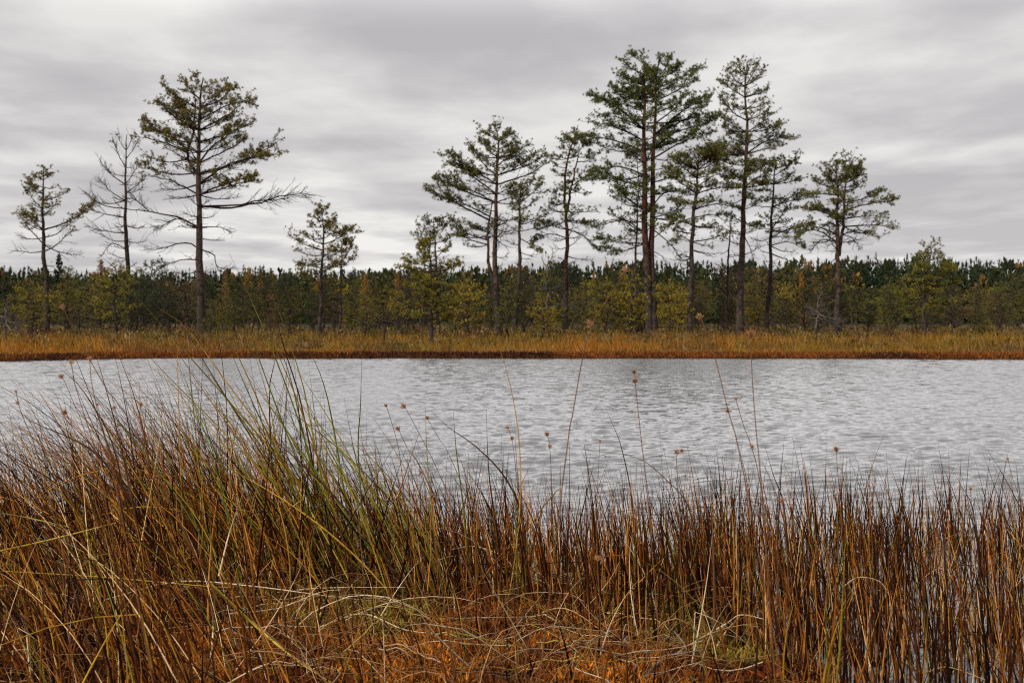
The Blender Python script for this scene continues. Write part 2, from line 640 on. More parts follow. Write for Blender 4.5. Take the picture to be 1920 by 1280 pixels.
def trunk_geo(mb, P, r0, r1, low, high, r, sides=9, bottom=True):
    K = len(P)
    s = np.linspace(0, 1, K)
    rad = r0 * (1 - s) ** 0.85 + r1
    if bottom:
        rad = rad * (1 + 0.45 * np.exp(-s * 22))
    rad = rad * (1 + r.normal(0, 0.05, K))
    c = lerp3(low, high, smooth(0.15, 0.6, s)) * r.uniform(0.85, 1.15, (K, 1))
    mb.tubes(P[None], rad[None], sides, c[None])


def pine(label, D, trunks, limbs, fills=(), seed=1, needle=GREEN, bark=(BARK_DARK, BARK_DARK), twigc=TWIG, size=1.12, name='pine_tree', cat='pine tree', group=None, dens=1.75, nn=14, base_drop=True):
    """trunks: list of (points in photo px, base radius, tip radius); limbs: (trunk, y on trunk, tip points px, leaf 0..1, start, twig)"""
    r = np.random.default_rng(seed)
    px, py = trunks[0][0][0]
    b = at(px, py, D)
    gz = float(land_z(b[0], b[1]))
    root = empty(name, (b[0], b[1], gz))
    o = np.array(root.location)
    tag(root, label, cat, group)
    mb = MB()
    lines = []
    for k, (pts, r0, r1) in enumerate(trunks):
        dd = 0.0 if k == 0 else r.uniform(0.1, 0.25)
        W = [at(x, y, D + dd * min(1, 4 * i / max(1, len(pts) - 1))) for i, (x, y) in enumerate(pts)]
        if k == 0 or pts[0][1] > 560:
            foot = W[0].copy()
            foot[2] = gz - 0.25
            W = [foot] + W if W[0][2] > gz + 0.05 else [foot] + W[1:]
        P = curve_pts(W, 26)
        wob = np.cumsum(r.normal(0, 0.022, P[3:].shape), 0)
        P[3:] += (wob - np.linspace(0, 1, len(wob))[:, None] * wob[-1]) * np.array([1, 1, 0.2])
        lines.append(P)
        trunk_geo(mb, P - o, r0, r1, bark[0], bark[1], r, bottom=(k == 0 or pts[0][1] > 560))
    mb.build('trunk', M_BARK, root)
    cr = Crown(seed + 100)
    pxm = D / F
    for lb in limbs:
        k, ay, pts, leaf, start = lb[:5]
        twig = lb[5] if len(lb) > 5 else 1.0
        P = lines[k]
        if leaf > 0.3:
            q = pts[-1] if isinstance(pts, list) else pts
            ay = ay + 0.13 * abs(q[0] - np.interp(-ay, [-p_[1] for p_ in trunks[k][0]], [p_[0] for p_ in trunks[k][0]]))
        z = at(960, ay, D)[2]
        i = int(np.argmin(np.abs(P[:, 2] - z)))
        s = P[i]
        off = r.uniform(-0.45, 0.45)
        if not isinstance(pts, list):
            pts = [pts]
        if leaf > 0.5:                               # the needles stand a hand's breadth over the wood
            pts = [(x, y + 8 * (i + 1) / len(pts)) for i, (x, y) in enumerate(pts)]
        tip = at(*pts[-1], D)
        L = np.linalg.norm(tip - s)
        ctrl = [s]
        n = len(pts)
        for q, pp in enumerate(pts):
            ctrl.append(at(*pp, D) + np.array([0, off * L * (q + 1) / n, 0]))
        if n == 1:
            mid = (ctrl[0] + ctrl[1]) / 2 - UP * L * r.uniform(0.03, 0.12)
            ctrl = [ctrl[0], mid, ctrl[1]]
        cr.limb(ctrl, min(0.010 + 0.0095 * L, 0.045), leaf, start, twig, dens=dens)
    for (k, y0, y1, n, l0, l1, lf, rise) in fills:   # limbs towards and away from the lens, lengths in px
        P = lines[k]
        for q in range(n):
            t = (q + r.random()) / n
            z = at(960, y0 + (y1 - y0) * t, D)[2]
            s = P[int(np.argmin(np.abs(P[:, 2] - z)))]
            a = r.choice([-1, 1]) * r.normal(math.pi / 2, 0.55) if rise < 0.45 else r.uniform(0, 6.283)
            L = (l0 + (l1 - l0) * t) * pxm * r.uniform(0.6, 1.1)
            tip = s + np.array([math.cos(a), math.sin(a), rise + r.normal(0, 0.12)]) * L
            mid = (s + tip) / 2 - UP * L * 0.05
            cr.limb([s, mid, tip], 0.010 + 0.010 * L, lf, 0.5, dens=dens)
    top = trunks[0][0][-1][1]
    for q in range(14):                              # dead stubs and snapped twigs low on the stem
        z = at(960, 610 - (610 - top) * r.uniform(0.08, 0.55), D)[2]
        s = lines[0][int(np.argmin(np.abs(lines[0][:, 2] - z)))]
        a = r.uniform(0, 6.283)
        L = r.gamma(2.0, 0.22) + 0.12
        tip = s + np.array([math.cos(a), math.sin(a), r.uniform(-0.35, 0.35)]) * L
        cr.limb([s, (s + tip) / 2 - UP * L * r.uniform(-.05, .12), tip], 0.010 + 0.008 * L, 0, 1, 0.7, 0.06)
    cr.build(root, twigc, needle, size, nn)
    return root


# --- the pines that stand above the wood, left to right
pine('slim leaning-crowned pine at the far left with one long needled bough to its right', 50,
     [([(88, 622), (86.5, 521), (84, 457), (82, 394), (82, 345), (82, 312)], 0.13, 0.014)],
     [(0, 426, [(126, 413), (150, 396), (167, 377)], .8, .45), (0, 462, [(55, 430), (34, 405)], .25, .5), (0, 425, [(60, 405), (38, 392)], .9, .45),
      (0, 405, (60, 386), .8, .4), (0, 385, (55, 352), .55, .5), (0, 365, (58, 330), .6, .5), (0, 395, (112, 372), .6, .4), (0, 375, [(105, 365), (124, 352)], .8, .5),
      (0, 345, (104, 350), .4, .4), (0, 335, (95, 318), .8, .3), (0, 330, (70, 318), .8, .3), (0, 476, (34, 470), .0, 1), (0, 470, [(110, 462), (146, 434)], .05, .7), (0, 455, (140, 476), 0, 1),
      (0, 440, (30, 440), .02, 1), (0, 445, (135, 420), .05, .6), (0, 490, (100, 500), 0, 1, .6)],
     [(0, 440, 325, 12, 40, 16, .5, .3)], seed=11, needle=OLIVE)

pine('thin half-dead pine with bare drooping twigs, left of the broad leaning pine', 52,
     [([(244, 622), (240, 500), (238, 415), (237, 352), (235, 289), (238, 252)], 0.13, 0.012)],
     [(0, 468, [(207, 456), (183, 478)], 0, 1), (0, 434, (173, 426), 0.007, 1, 1.5), (0, 412, (171, 394), 0.007, 1, 1.5), (0, 398, (168, 366), 0.010, .5, 1.5), (0, 373, (181, 335), 0.010, 1, 1.5),
      (0, 345, (196, 303), 0.017, .5, 1.5), (0, 318, (212, 264), 0.035, .5, 1.5), (0, 390, (272, 394), 0.007, 1, 1.5), (0, 365, (272, 352), 0.017, 1, 1.5), (0, 340, (264, 308), 0.028, .5, 1.5),
      (0, 300, (258, 268), 0.042, .5, 1.5), (0, 285, (222, 255), 0.052, .5), (0, 275, (248, 256), 0.052, .4), (0, 420, (275, 428), 0, 1), (0, 445, (268, 452), 0, 1), (0, 330, (200, 320), 0.017, .5, 1.5), (0, 450, (190, 440), 0, 1),
      (0, 380, (180, 380), 0, 1, 1.5), (0, 355, (270, 335), 0.017, .5, 1.5), (0, 490, (222, 492), 0, 1)],
     [(0, 460, 280, 20, 34, 14, .0, .2)], seed=12, needle=OLIVE, twigc=(0.05, 0.036, 0.031))

pine('broad open-crowned pine with a long bare bough reaching right over the grass', 47,
     [([(379, 626), (374, 542), (372, 457), (371, 394), (370, 331), (372, 289), (372, 225), (374, 183), (381, 145)], 0.175, 0.02),
      ([(369, 325), (349, 293), (360, 247), (367, 196), (362, 170)], 0.06, 0.012)],
     [(0, 388, [(426, 388), (472, 377), (515, 362), (561, 348)], .01, .9, 1.3), (0, 386, [(440, 385), (480, 378), (540, 374)], 0, 1, 1.3),
      (0, 424, [(331, 407), (286, 398), (262, 380), (238, 372)], 0, 1, 1.2), (0, 426, [(335, 412), (300, 432)], .0, 1, 2.0), (0, 466, [(348, 455), (300, 466), (274, 467)], 0, 1, .8),
      (0, 481, [(341, 487), (303, 497)], 0, 1), (0, 424, [(405, 425), (430, 433)], 0, 1), (0, 445, (416, 451), 0, 1), (0, 462, [(400, 478), (405, 500), (436, 502)], 0, 1), (0, 500, (330, 512), 0, 1),
      (0, 410, (400, 404), 0, 1), (0, 356, [(430, 342), (489, 327)], .95, .25), (0, 352, [(440, 345), (480, 332)], .9, .3), (0, 327, [(430, 306), (480, 292), (518, 282)], .7, .45), (0, 318, [(450, 300), (500, 270)], .45, .5),
      (0, 293, [(409, 263), (470, 227)], .85, .45), (0, 300, [(420, 285), (462, 262)], .5, .4), (0, 260, (468, 215), .9, .4), (0, 235, (474, 186), .9, .4), (0, 221, [(430, 192), (476, 180)], .9, .4), (0, 200, (447, 160), .95, .4), (0, 190, (428, 150), 1, .3),
      (0, 356, [(320, 338), (274, 331)], .15, .5), (1, 318, (278, 304), .75, .55), (1, 300, (270, 292), .3, .5), (1, 289, [(320, 272), (261, 258)], .25, .5), (1, 268, [(310, 245), (259, 230)], .9, .55), (1, 255, (280, 222), .9, .5),
      (1, 234, (293, 180), .95, .45), (1, 222, (310, 190), .9, .4), (0, 205, (316, 160), .95, .4), (0, 178, (345, 146), 1, .3), (0, 165, (365, 138), 1, .2), (0, 168, (400, 146), 1, .2), (0, 345, (300, 352), .02, 1),
      (1, 210, (325, 172), 1, .4), (0, 240, (430, 215), .9, .4), (0, 275, (440, 245), .6, .4), (0, 375, (310, 372), 0, 1), (0, 370, (440, 366), .0, 1)],
     [(0, 340, 235, 12, 70, 50, .3, .3), (1, 300, 190, 8, 45, 25, .6, .35), (0, 255, 182, 10, 60, 26, .8, .55), (1, 245, 195, 6, 40, 24, .85, .55), (0, 345, 230, 14, 75, 70, .03, .5), (0, 430, 350, 8, 50, 60, 0, .2)], seed=13, needle=OLIVE, bark=(BARK_DARK, (0.065, 0.042, 0.032)))

pine('young pine with a bent leader standing alone between the left pines and the big cluster', 46,
     [([(600, 632), (604, 559), (605, 500), (605, 465), (604, 430), (604, 407), (600, 384)], 0.085, 0.01)],
     [(0, 456, [(630, 445), (658, 422)], .95, .45), (0, 436, (648, 425), .8, .4), (0, 430, (626, 402), .95, .3), (0, 412, (592, 392), 1, .3), (0, 405, (606, 382), 1, .2), (0, 420, (586, 418), .9, .3), (0, 454, (572, 430), .9, .5),
      (0, 463, [(570, 458), (549, 444)], .35, .5), (0, 489, (562, 487), .8, .5), (0, 478, (560, 470), .2, .6), (0, 480, (640, 470), .3, .6), (0, 495, (640, 490), .6, .4), (0, 505, (570, 515), .4, .4), (0, 445, (580, 440), .7, .4)],
     [(0, 500, 400, 12, 34, 14, .7, .25)], seed=14, needle=OLIVE)
pine('small sparse pine touching the right side of the lone young pine', 49,
     [([(640, 625), (641, 520), (641, 490), (642, 450)], 0.06, 0.01)],
     [(0, 485, (658, 455), .9, .4), (0, 470, (655, 448), .9, .3), (0, 470, (632, 460), .8, .4), (0, 495, (662, 474), .7, .4), (0, 500, (622, 488), .7, .4), (0, 462, (645, 447), 1, .2)],
     [(0, 510, 455, 6, 14, 8, .5, .3)], seed=15, needle=OLIVE)

pine('bright yellow-green young pine before the left of the cluster, its foot in golden grass', 39,
     [([(807, 645), (810, 560), (810, 523), (808, 470), (806, 450)], 0.075, 0.01)],
     [(0, 480, (788, 458), .95, .3), (0, 490, (770, 482), .95, .3), (0, 505, (766, 492), .9, .3), (0, 485, (830, 462), .95, .3), (0, 505, (858, 488), .9, .45), (0, 510, (842, 496), .9, .3), (0, 535, (762, 525), .9, .4), (0, 540, (852, 530), .9, .4),
      (0, 565, (758, 560), .9, .4), (0, 570, (860, 560), .9, .4), (0, 585, (775, 585), .8, .4), (0, 590, (846, 588), .8, .4), (0, 466, (808, 446), 1, .1), (0, 470, (798, 452), 1, .1), (0, 520, (785, 512), .8, .2), (0, 520, (832, 512), .8, .2)],
     [(0, 595, 465, 20, 48, 20, .8, .2)], seed=16, needle=(0.16, 0.14, 0.016))
pine('dark bushy-topped pine right behind the bright yellow-green young pine', 53,
     [([(822, 622), (820, 520), (816, 455), (812, 408)], 0.08, 0.012)],
     [(0, 440, (776, 432), .95, .3), (0, 452, (842, 440), .95, .3), (0, 430, (838, 415), .95, .3), (0, 425, (786, 415), .95, .3), (0, 418, (800, 405), 1, .2), (0, 418, (824, 404), 1, .2), (0, 455, (790, 450), .8, .3), (0, 470, (840, 462), .4, .3)],
     [(0, 460, 415, 9, 32, 18, .9, .25)], seed=17)

pine('wide spreading pine with long layered boughs reaching left, left of the big cluster', 50,
     [([(936, 626), (932, 552), (927, 505), (928, 433), (930, 372), (931, 308), (932, 265), (928, 232)], 0.14, 0.018),
      ([(934, 560), (922, 516), (914, 487), (914, 433), (915, 405), (924, 378)], 0.075, 0.02)],
     [(0, 347, [(878, 320), (837, 292)], .9, .4), (0, 340, [(880, 310), (845, 286)], .9, .5), (1, 399, [(850, 376), (820, 358), (798, 343)], .65, .45), (0, 372, [(860, 352), (821, 326)], .8, .4), (0, 362, [(870, 345), (835, 335)], .7, .4), (1, 392, [(860, 372), (830, 360)], .6, .4),
      (0, 322, (887, 272), .95, .4), (0, 330, (870, 300), .9, .4), (0, 300, (900, 255), 1, .3), (0, 290, (888, 280), .95, .3), (0, 300, [(960, 285), (992, 266)], .95, .3), (0, 312, (1000, 285), .95, .4), (0, 322, [(985, 310), (1026, 288)], .5, .4),
      (0, 347, [(993, 326), (1033, 300)], .12, .5, 1.3), (0, 374, [(960, 365), (985, 356)], .85, .3), (0, 365, (970, 348), .7, .3), (0, 280, (965, 258), 1, .3), (0, 262, (950, 240), 1, .2), (0, 258, (912, 238), 1, .2), (0, 248, (925, 228), 1, .1), (0, 248, (938, 230), 1, .1),
      (0, 385, (890, 385), .3, .4), (0, 412, (972, 406), 0, 1), (0, 430, (965, 436), 0, 1), (1, 451, [(880, 448), (846, 428)], .45, .5), (1, 445, [(875, 436), (843, 408)], .5, .5), (1, 440, (850, 440), .3, .4), (1, 459, (871, 460), .2, .4), (1, 433, (880, 420), .5, .4), (1, 420, (862, 415), .4, .5), (0, 450, (950, 462), 0, 1), (0, 480, (948, 482), .5, .7)],
     [(0, 380, 290, 12, 70, 50, .55, .22), (0, 310, 258, 11, 50, 22, .9, .5), (0, 480, 380, 10, 40, 50, 0, .1), (1, 455, 400, 8, 40, 30, .4, .2)], seed=18, bark=(BARK_DARK, (0.075, 0.042, 0.028)))

pine('dark thick-footed pine with sparse needles just right of the wide spreading pine', 49,
     [([(965, 625), (970, 541), (973, 487), (975, 415), (977, 362), (982, 335)], 0.115, 0.014)],
     [(0, 403, (1026, 401), .25, .5), (0, 372, [(1000, 362), (1030, 356)], .05, 1, 1.3), (0, 430, (1010, 424), .1, .6), (0, 440, [(995, 455), (1008, 466)], .85, .5), (0, 412, (934, 412), 0, 1), (0, 395, (955, 384), .3, .4), (0, 368, (986, 345), .95, .2), (0, 380, (1012, 340), .8, .6),
      (0, 365, (996, 332), .7, .3), (0, 390, (1008, 372), .5, .4), (0, 350, (966, 345), .4, .4), (0, 460, (950, 452), 0, 1), (0, 420, (1012, 410), .2, .5), (0, 470, (1000, 480), 0, 1)],
     [(0, 440, 345, 14, 34, 18, .4, .2)], seed=19)

pine('slender reddish pine with tufted top between the wide spreading pine and the tallest pine', 51,
     [([(1060, 623), (1061, 559), (1062, 487), (1062, 415), (1061, 362), (1065, 308), (1073, 272), (1084, 234)], 0.12, 0.014),
      ([(1064, 395), (1072, 340), (1083, 295), (1086, 270)], 0.05, 0.012)],
     [(0, 245, (1101, 248), 1, .2), (0, 255, (1098, 262), .9, .3), (0, 258, (1060, 250), .95, .3), (0, 275, (1056, 268), .9, .3), (0, 290, (1040, 286), .95, .35), (0, 300, (1046, 292), .9, .3), (1, 344, [(1095, 330), (1118, 320)], .98, .25), (1, 330, (1112, 312), .95, .3), (1, 300, (1119, 284), .95, .4), (1, 290, (1105, 280), .9, .3), (1, 280, (1095, 262), .9, .3),
      (0, 369, (1040, 354), .8, .4), (0, 380, (1043, 372), .5, .4), (0, 415, [(1040, 418), (1011, 412)], .85, .5), (0, 420, (1030, 408), .7, .4), (0, 437, [(1030, 434), (999, 444)], .9, .55), (0, 408, [(1090, 412), (1120, 422)], .85, .4), (0, 412, (1110, 408), .6, .4), (0, 430, [(1090, 436), (1122, 460)], .6, .5), (0, 401, (1116, 396), .15, .5), (0, 480, (1102, 486), 0, 1), (0, 390, (1030, 388), .2, .5),
      (0, 330, (1040, 322), .3, .5), (0, 455, (1085, 448), 0, 1), (0, 350, (1100, 365), .2, .5)],
     [(0, 420, 270, 18, 40, 22, .6, .2), (0, 295, 256, 5, 26, 16, .9, .5), (0, 470, 390, 10, 44, 44, 0, .1)], seed=20, bark=(BARK_DARK, BARK_RED))

pine('tallest pine of the cluster, twin red-brown stems and a dense green crown', 50,
     [([(1219, 624), (1214, 531), (1211, 462), (1208, 369), (1207, 254), (1207, 185), (1208, 118)], 0.17, 0.024),
      ([(1227, 622), (1224, 485), (1226, 393), (1228, 277), (1230, 208), (1229, 153), (1237, 105)], 0.16, 0.022)],
     [(0, 227, [(1150, 196), (1104, 174)], .98, .45), (0, 220, [(1150, 190), (1115, 180)], .9, .4), (0, 245, [(1150, 232), (1106, 220)], 1, .3), (0, 240, [(1160, 218), (1120, 212)], 1, .3), (0, 250, [(1160, 238), (1125, 232)], 1, .3), (0, 176, (1148, 146), 1, .35), (0, 185, (1155, 165), .9, .4), (0, 140, (1166, 106), 1, .3), (0, 150, (1160, 128), 1, .3), (0, 125, (1185, 94), 1, .2), (0, 125, (1205, 92), 1, .2),
      (0, 264, [(1150, 258), (1092, 246)], .9, .4), (0, 275, (1110, 262), .5, .5), (0, 314, [(1160, 310), (1112, 316)], .95, .5), (0, 322, (1125, 322), .9, .4), (0, 330, [(1150, 335), (1100, 338)], .5, .5), (0, 383, [(1170, 365), (1150, 345)], .8, .4), (0, 370, (1155, 335), .8, .4), (0, 390, (1160, 352), .7, .4),
      (0, 440, [(1175, 418), (1158, 392)], .25, .7, .8), (0, 400, (1140, 400), .4, .5), (0, 448, [(1165, 452), (1120, 440)], .75, .5), (0, 450, [(1170, 465), (1135, 455)], .6, .4), (0, 430, [(1170, 412), (1118, 425)], .3, .4),
      (1, 268, [(1267, 245), (1305, 228), (1346, 212)], .8, .5), (1, 285, [(1280, 262), (1332, 240)], .6, .5), (1, 262, (1310, 235), .85, .4), (1, 215, [(1270, 200), (1309, 192)], 1, .3), (1, 195, (1290, 170), .95, .3), (1, 165, [(1275, 140), (1313, 120)], .95, .4), (1, 180, (1300, 145), .9, .35), (1, 230, [(1290, 195), (1332, 170)], .95, .45), (1, 240, [(1295, 215), (1350, 205)], .9, .4), (1, 220, (1325, 190), .85, .5),
      (1, 140, (1258, 100), 1, .3), (1, 130, (1275, 118), 1, .3), (1, 115, (1240, 96), 1, .1), (1, 370, [(1244, 360), (1275, 350), (1304, 345)], .7, .5), (1, 402, [(1262, 392), (1286, 372)], .9, .5), (1, 410, (1280, 395), .8, .4), (1, 335, (1270, 318), .8, .4), (1, 325, (1255, 305), .6, .4),
      (1, 466, [(1238, 478), (1252, 496)], 0, 1, .8), (1, 430, [(1255, 458), (1277, 490)], 0, 1), (1, 440, (1262, 415), .3, .5), (0, 300, (1180, 296), .3, .5), (1, 300, (1270, 296), .3, .5), (0, 200, (1185, 170), .9, .3), (1, 155, (1215, 130), 1, .2), (1, 250, (1265, 215), .9, .3), (0, 235, (1180, 215), .9, .3)],
     [(0, 300, 150, 13, 75, 50, .85, .2), (1, 300, 150, 13, 75, 50, .85, .2), (0, 190, 142, 11, 52, 34, 1, .4), (1, 190, 138, 11, 52, 34, 1, .4), (0, 330, 200, 10, 60, 60, .03, .2), (0, 440, 320, 12, 60, 50, .6, .15), (1, 420, 320, 8, 45, 45, .6, .15)],
     seed=21, bark=(BARK_DARK, BARK_RED), needle=(0.082, 0.098, 0.017))

pine('thin sparse pine seen through the gap left of the tallest twin-stemmed pine', 56,
     [([(1193, 620), (1194, 489), (1194, 380), (1194, 270)], 0.07, 0.01)],
     [(0, 300, (1178, 285), .6, .3), (0, 310, (1210, 295), .6, .3), (0, 340, (1165, 330), .5, .4), (0, 360, (1150, 352), .6, .4), (0, 385, (1152, 372), .5, .4), (0, 420, (1160, 415), .4, .5), (0, 450, (1165, 446), .5, .4), (0, 350, (1215, 340), .4, .4), (0, 400, (1225, 392), .4, .4), (0, 285, (1198, 266), .7, .2)],
     [(0, 460, 285, 12, 34, 16, .5, .2)], seed=22)

pine('flat-topped umbrella pine standing just right of the tallest twin-stemmed pine', 48,
     [([(1293, 626), (1297, 531), (1300, 462), (1304, 393), (1308, 346), (1311, 300), (1318, 276)], 0.13, 0.016)],
     [(0, 356, [(1275, 340), (1244, 322)], .95, .4), (0, 345, (1255, 305), .95, .3), (0, 335, (1263, 290), .95, .3), (0, 320, (1280, 285), 1, .3), (0, 300, (1300, 275), 1, .2), (0, 351, [(1340, 350), (1382, 346)], .6, .5), (0, 335, [(1340, 325), (1364, 318)], .95, .4), (0, 318, [(1340, 290), (1356, 264)], .95, .4), (0, 310, (1350, 285), .95, .3), (0, 305, (1335, 272), 1, .3),
      (0, 386, [(1340, 382), (1378, 386)], .35, .5), (0, 400, [(1340, 402), (1368, 414)], .4, .5), (0, 439, (1360, 440), .4, .5), (0, 475, (1342, 476), 0, 1), (0, 420, [(1275, 412), (1244, 420)], .75, .4), (0, 405, (1250, 400), .6, .4), (0, 440, [(1275, 440), (1258, 452)], .6, .4), (0, 375, (1262, 370), .6, .4), (0, 366, (1350, 368), .6, .4), (0, 460, (1330, 462), .1, .5), (0, 425, (1345, 428), .3, .5), (0, 485, (1270, 486), 0, 1)],
     [(0, 370, 285, 14, 68, 40, .8, .15), (0, 330, 292, 7, 50, 40, .9, .45), (0, 450, 380, 8, 50, 50, .4, .1)], seed=23)

pine('tall straight pine with a fine twiggy narrow top, right of the umbrella pine', 49,
     [([(1387, 627), (1387, 537), (1391, 450), (1394, 362), (1396, 297), (1397, 231), (1397, 165), (1401, 121)], 0.165, 0.014)],
     [(0, 157, (1435, 129), .25, .4, 1.5), (0, 150, (1420, 120), .35, .4, 1.4), (0, 185, (1438, 168), .3, .4, 1.5), (0, 205, (1440, 192), .3, .4, 1.4), (0, 231, (1447, 215), .35, .4, 1.4), (0, 270, [(1440, 258), (1490, 243)], .55, .4, 1.3), (0, 262, (1468, 230), .4, .5, 1.3), (0, 250, (1455, 238), .4, .4), (0, 285, [(1440, 278), (1470, 270)], .35, .4), (0, 338, [(1420, 328), (1448, 312)], .85, .4), (0, 345, (1440, 334), .8, .3), (0, 320, (1440, 302), .5, .4),
      (0, 180, (1350, 156), .3, .4, 1.5), (0, 165, (1362, 135), .3, .4, 1.5), (0, 145, (1378, 122), .4, .3, 1.3), (0, 214, (1348, 182), .35, .4, 1.5), (0, 235, (1352, 210), .35, .4, 1.4), (0, 250, (1356, 240), .4, .4, 1.3), (0, 288, [(1360, 285), (1324, 275)], .9, .4), (0, 280, (1345, 262), .85, .4), (0, 319, (1346, 297), .9, .4), (0, 300, (1350, 290), .85, .3), (0, 335, (1360, 325), .85, .3), (0, 350, (1366, 342), .8, .3), (0, 355, (1425, 350), .7, .3),
      (0, 380, (1360, 384), .2, .5), (0, 380, (1429, 376), .35, .4), (0, 415, (1420, 417), .6, .4), (0, 410, (1365, 402), .3, .4), (0, 446, [(1405, 458), (1416, 482)], 0, 1), (0, 450, (1360, 446), .2, .5), (0, 470, (1425, 462), 0, 1), (0, 130, (1408, 118), .4, .2), (0, 135, (1392, 118), .4, .2)],
     [(0, 350, 250, 20, 50, 42, .75, .15), (0, 250, 130, 22, 40, 22, .3, .35), (0, 450, 360, 8, 40, 40, .3, .0)], seed=24, bark=(BARK_DARK, (0.062, 0.036, 0.026)))

def snag(label, D, pts, r0, limbs, seed, col=TWIG):
    return pine(label, D, [(pts, r0, 0.012)], limbs, (), seed, twigc=col, bark=(col, col), name='dead_tree', cat='dead tree')


snag('slim dead trunk without needles, close beside the left of the tall straight pine', 51,
     [(1363, 622), (1367, 494), (1372, 404)], 0.075,
     [(0, 430, (1366, 414), 0, 1), (0, 450, (1358, 446), 0, 1), (0, 470, (1352, 476), 0, 1), (0, 500, (1345, 510), 0, 1), (0, 480, (1385, 476), 0, 1), (0, 520, (1340, 535), 0, 1), (0, 545, (1385, 560), 0, 1)], 31)

pine('lopsided pine with needles mostly on its right, right of the tall straight pine', 51,
     [([(1437, 624), (1441, 537), (1443, 472), (1445, 406), (1448, 349), (1453, 310), (1460, 290)], 0.11, 0.012)],
     [(0, 310, (1497, 291), .8, .4), (0, 325, (1480, 300), .7, .4), (0, 345, [(1470, 340), (1496, 330)], .9, .4), (0, 340, (1485, 318), .8, .4), (0, 375, [(1475, 375), (1514, 362)], .95, .4), (0, 368, (1500, 352), .9, .4), (0, 385, (1490, 384), .8, .4), (0, 424, [(1465, 405), (1475, 390)], .4, .5), (0, 440, [(1480, 428), (1516, 424)], .35, .5), (0, 446, [(1475, 450), (1503, 459)], .7, .5), (0, 430, (1490, 436), .4, .5),
      (0, 385, (1412, 384), .05, 1), (0, 372, (1408, 372), .05, 1), (0, 446, (1408, 450), 0, 1), (0, 335, (1432, 325), .6, .4), (0, 350, (1425, 345), .5, .4), (0, 310, (1444, 300), .7, .3), (0, 300, (1470, 288), .8, .3), (0, 465, (1490, 472), 0, 1)],
     [(0, 450, 305, 16, 40, 18, .6, .2)], seed=25)

pine('separate twin-stemmed pine at the right end of the tall pines, needle plates rightwards', 47,
     [([(1569, 628), (1571, 537), (1572, 485), (1569, 406), (1569, 340), (1567, 298)], 0.13, 0.016),
      ([(1573, 480), (1580, 406), (1582, 362), (1590, 314), (1602, 294)], 0.07, 0.012)],
     [(0, 362, [(1540, 358), (1512, 354)], .9, .4), (0, 350, (1531, 330), .9, .4), (0, 335, (1540, 312), .9, .3), (0, 318, (1552, 298), 1, .3), (0, 397, [(1540, 392), (1510, 384)], .9, .4), (0, 385, (1530, 376), .7, .4), (0, 437, [(1530, 428), (1490, 437)], .85, .5), (0, 425, [(1530, 420), (1498, 418)], .75, .5), (0, 450, [(1540, 450), (1520, 468)], .05, 1, 1.3), (0, 440, (1525, 458), .1, 1),
      (1, 385, [(1621, 380), (1665, 372)], .9, .5), (1, 372, [(1620, 368), (1657, 350)], .95, .5), (1, 350, (1622, 330), .9, .4), (1, 340, (1618, 312), .9, .4), (1, 400, [(1620, 402), (1648, 400)], .9, .4), (1, 411, [(1640, 418), (1674, 421)], .85, .45), (1, 432, [(1610, 428), (1643, 438)], .9, .4), (1, 420, (1630, 428), .8, .4), (1, 441, [(1600, 445), (1617, 464)], .05, 1), (1, 320, (1612, 300), 1, .3), (1, 310, (1594, 290), 1, .2), (0, 310, (1575, 296), 1, .2), (1, 360, (1560, 345), .8, .3),
      (0, 489, [(1590, 489), (1620, 500)], 0, 1), (0, 500, [(1556, 512), (1552, 530)], 0, 1), (0, 487, (1548, 496), 0, 1)],
     [(0, 440, 330, 14, 44, 30, .6, .15), (1, 430, 330, 14, 44, 30, .6, .15), (0, 355, 316, 6, 34, 18, .9, .5), (1, 350, 316, 6, 30, 18, .9, .5), (0, 475, 420, 8, 44, 40, 0, .1)], seed=26, bark=(BARK_DARK, (0.07, 0.04, 0.028)))

pine('yellow-green young pine with a tufted tip alone near the right edge of the photograph', 45,
     [([(1734, 632), (1738, 560), (1742, 500), (1744, 458)], 0.08, 0.01)],
     [(0, 470, (1732, 466), .9, .5), (0, 480, (1728, 472), .9, .4), (0, 472, (1755, 464), .9, .5), (0, 482, (1762, 474), .9, .4), (0, 490, (1730, 488), .9, .3), (0, 505, (1706, 502), .95, .3), (0, 500, (1775, 492), .95, .3), (0, 510, (1782, 500), .95, .3), (0, 520, (1700, 520), .9, .4), (0, 530, (1795, 520), .85, .5), (0, 550, (1690, 545), .85, .4), (0, 560, (1686, 556), .8, .4), (0, 560, (1780, 556), .7, .4), (0, 545, (1720, 540), .8, .3), (0, 470, (1745, 456), 1, .1), (0, 580, (1705, 580), .6, .4), (0, 585, (1765, 580), .6, .4)],
     [(0, 585, 480, 16, 46, 18, .85, .2)], seed=27, needle=(0.125, 0.115, 0.015))

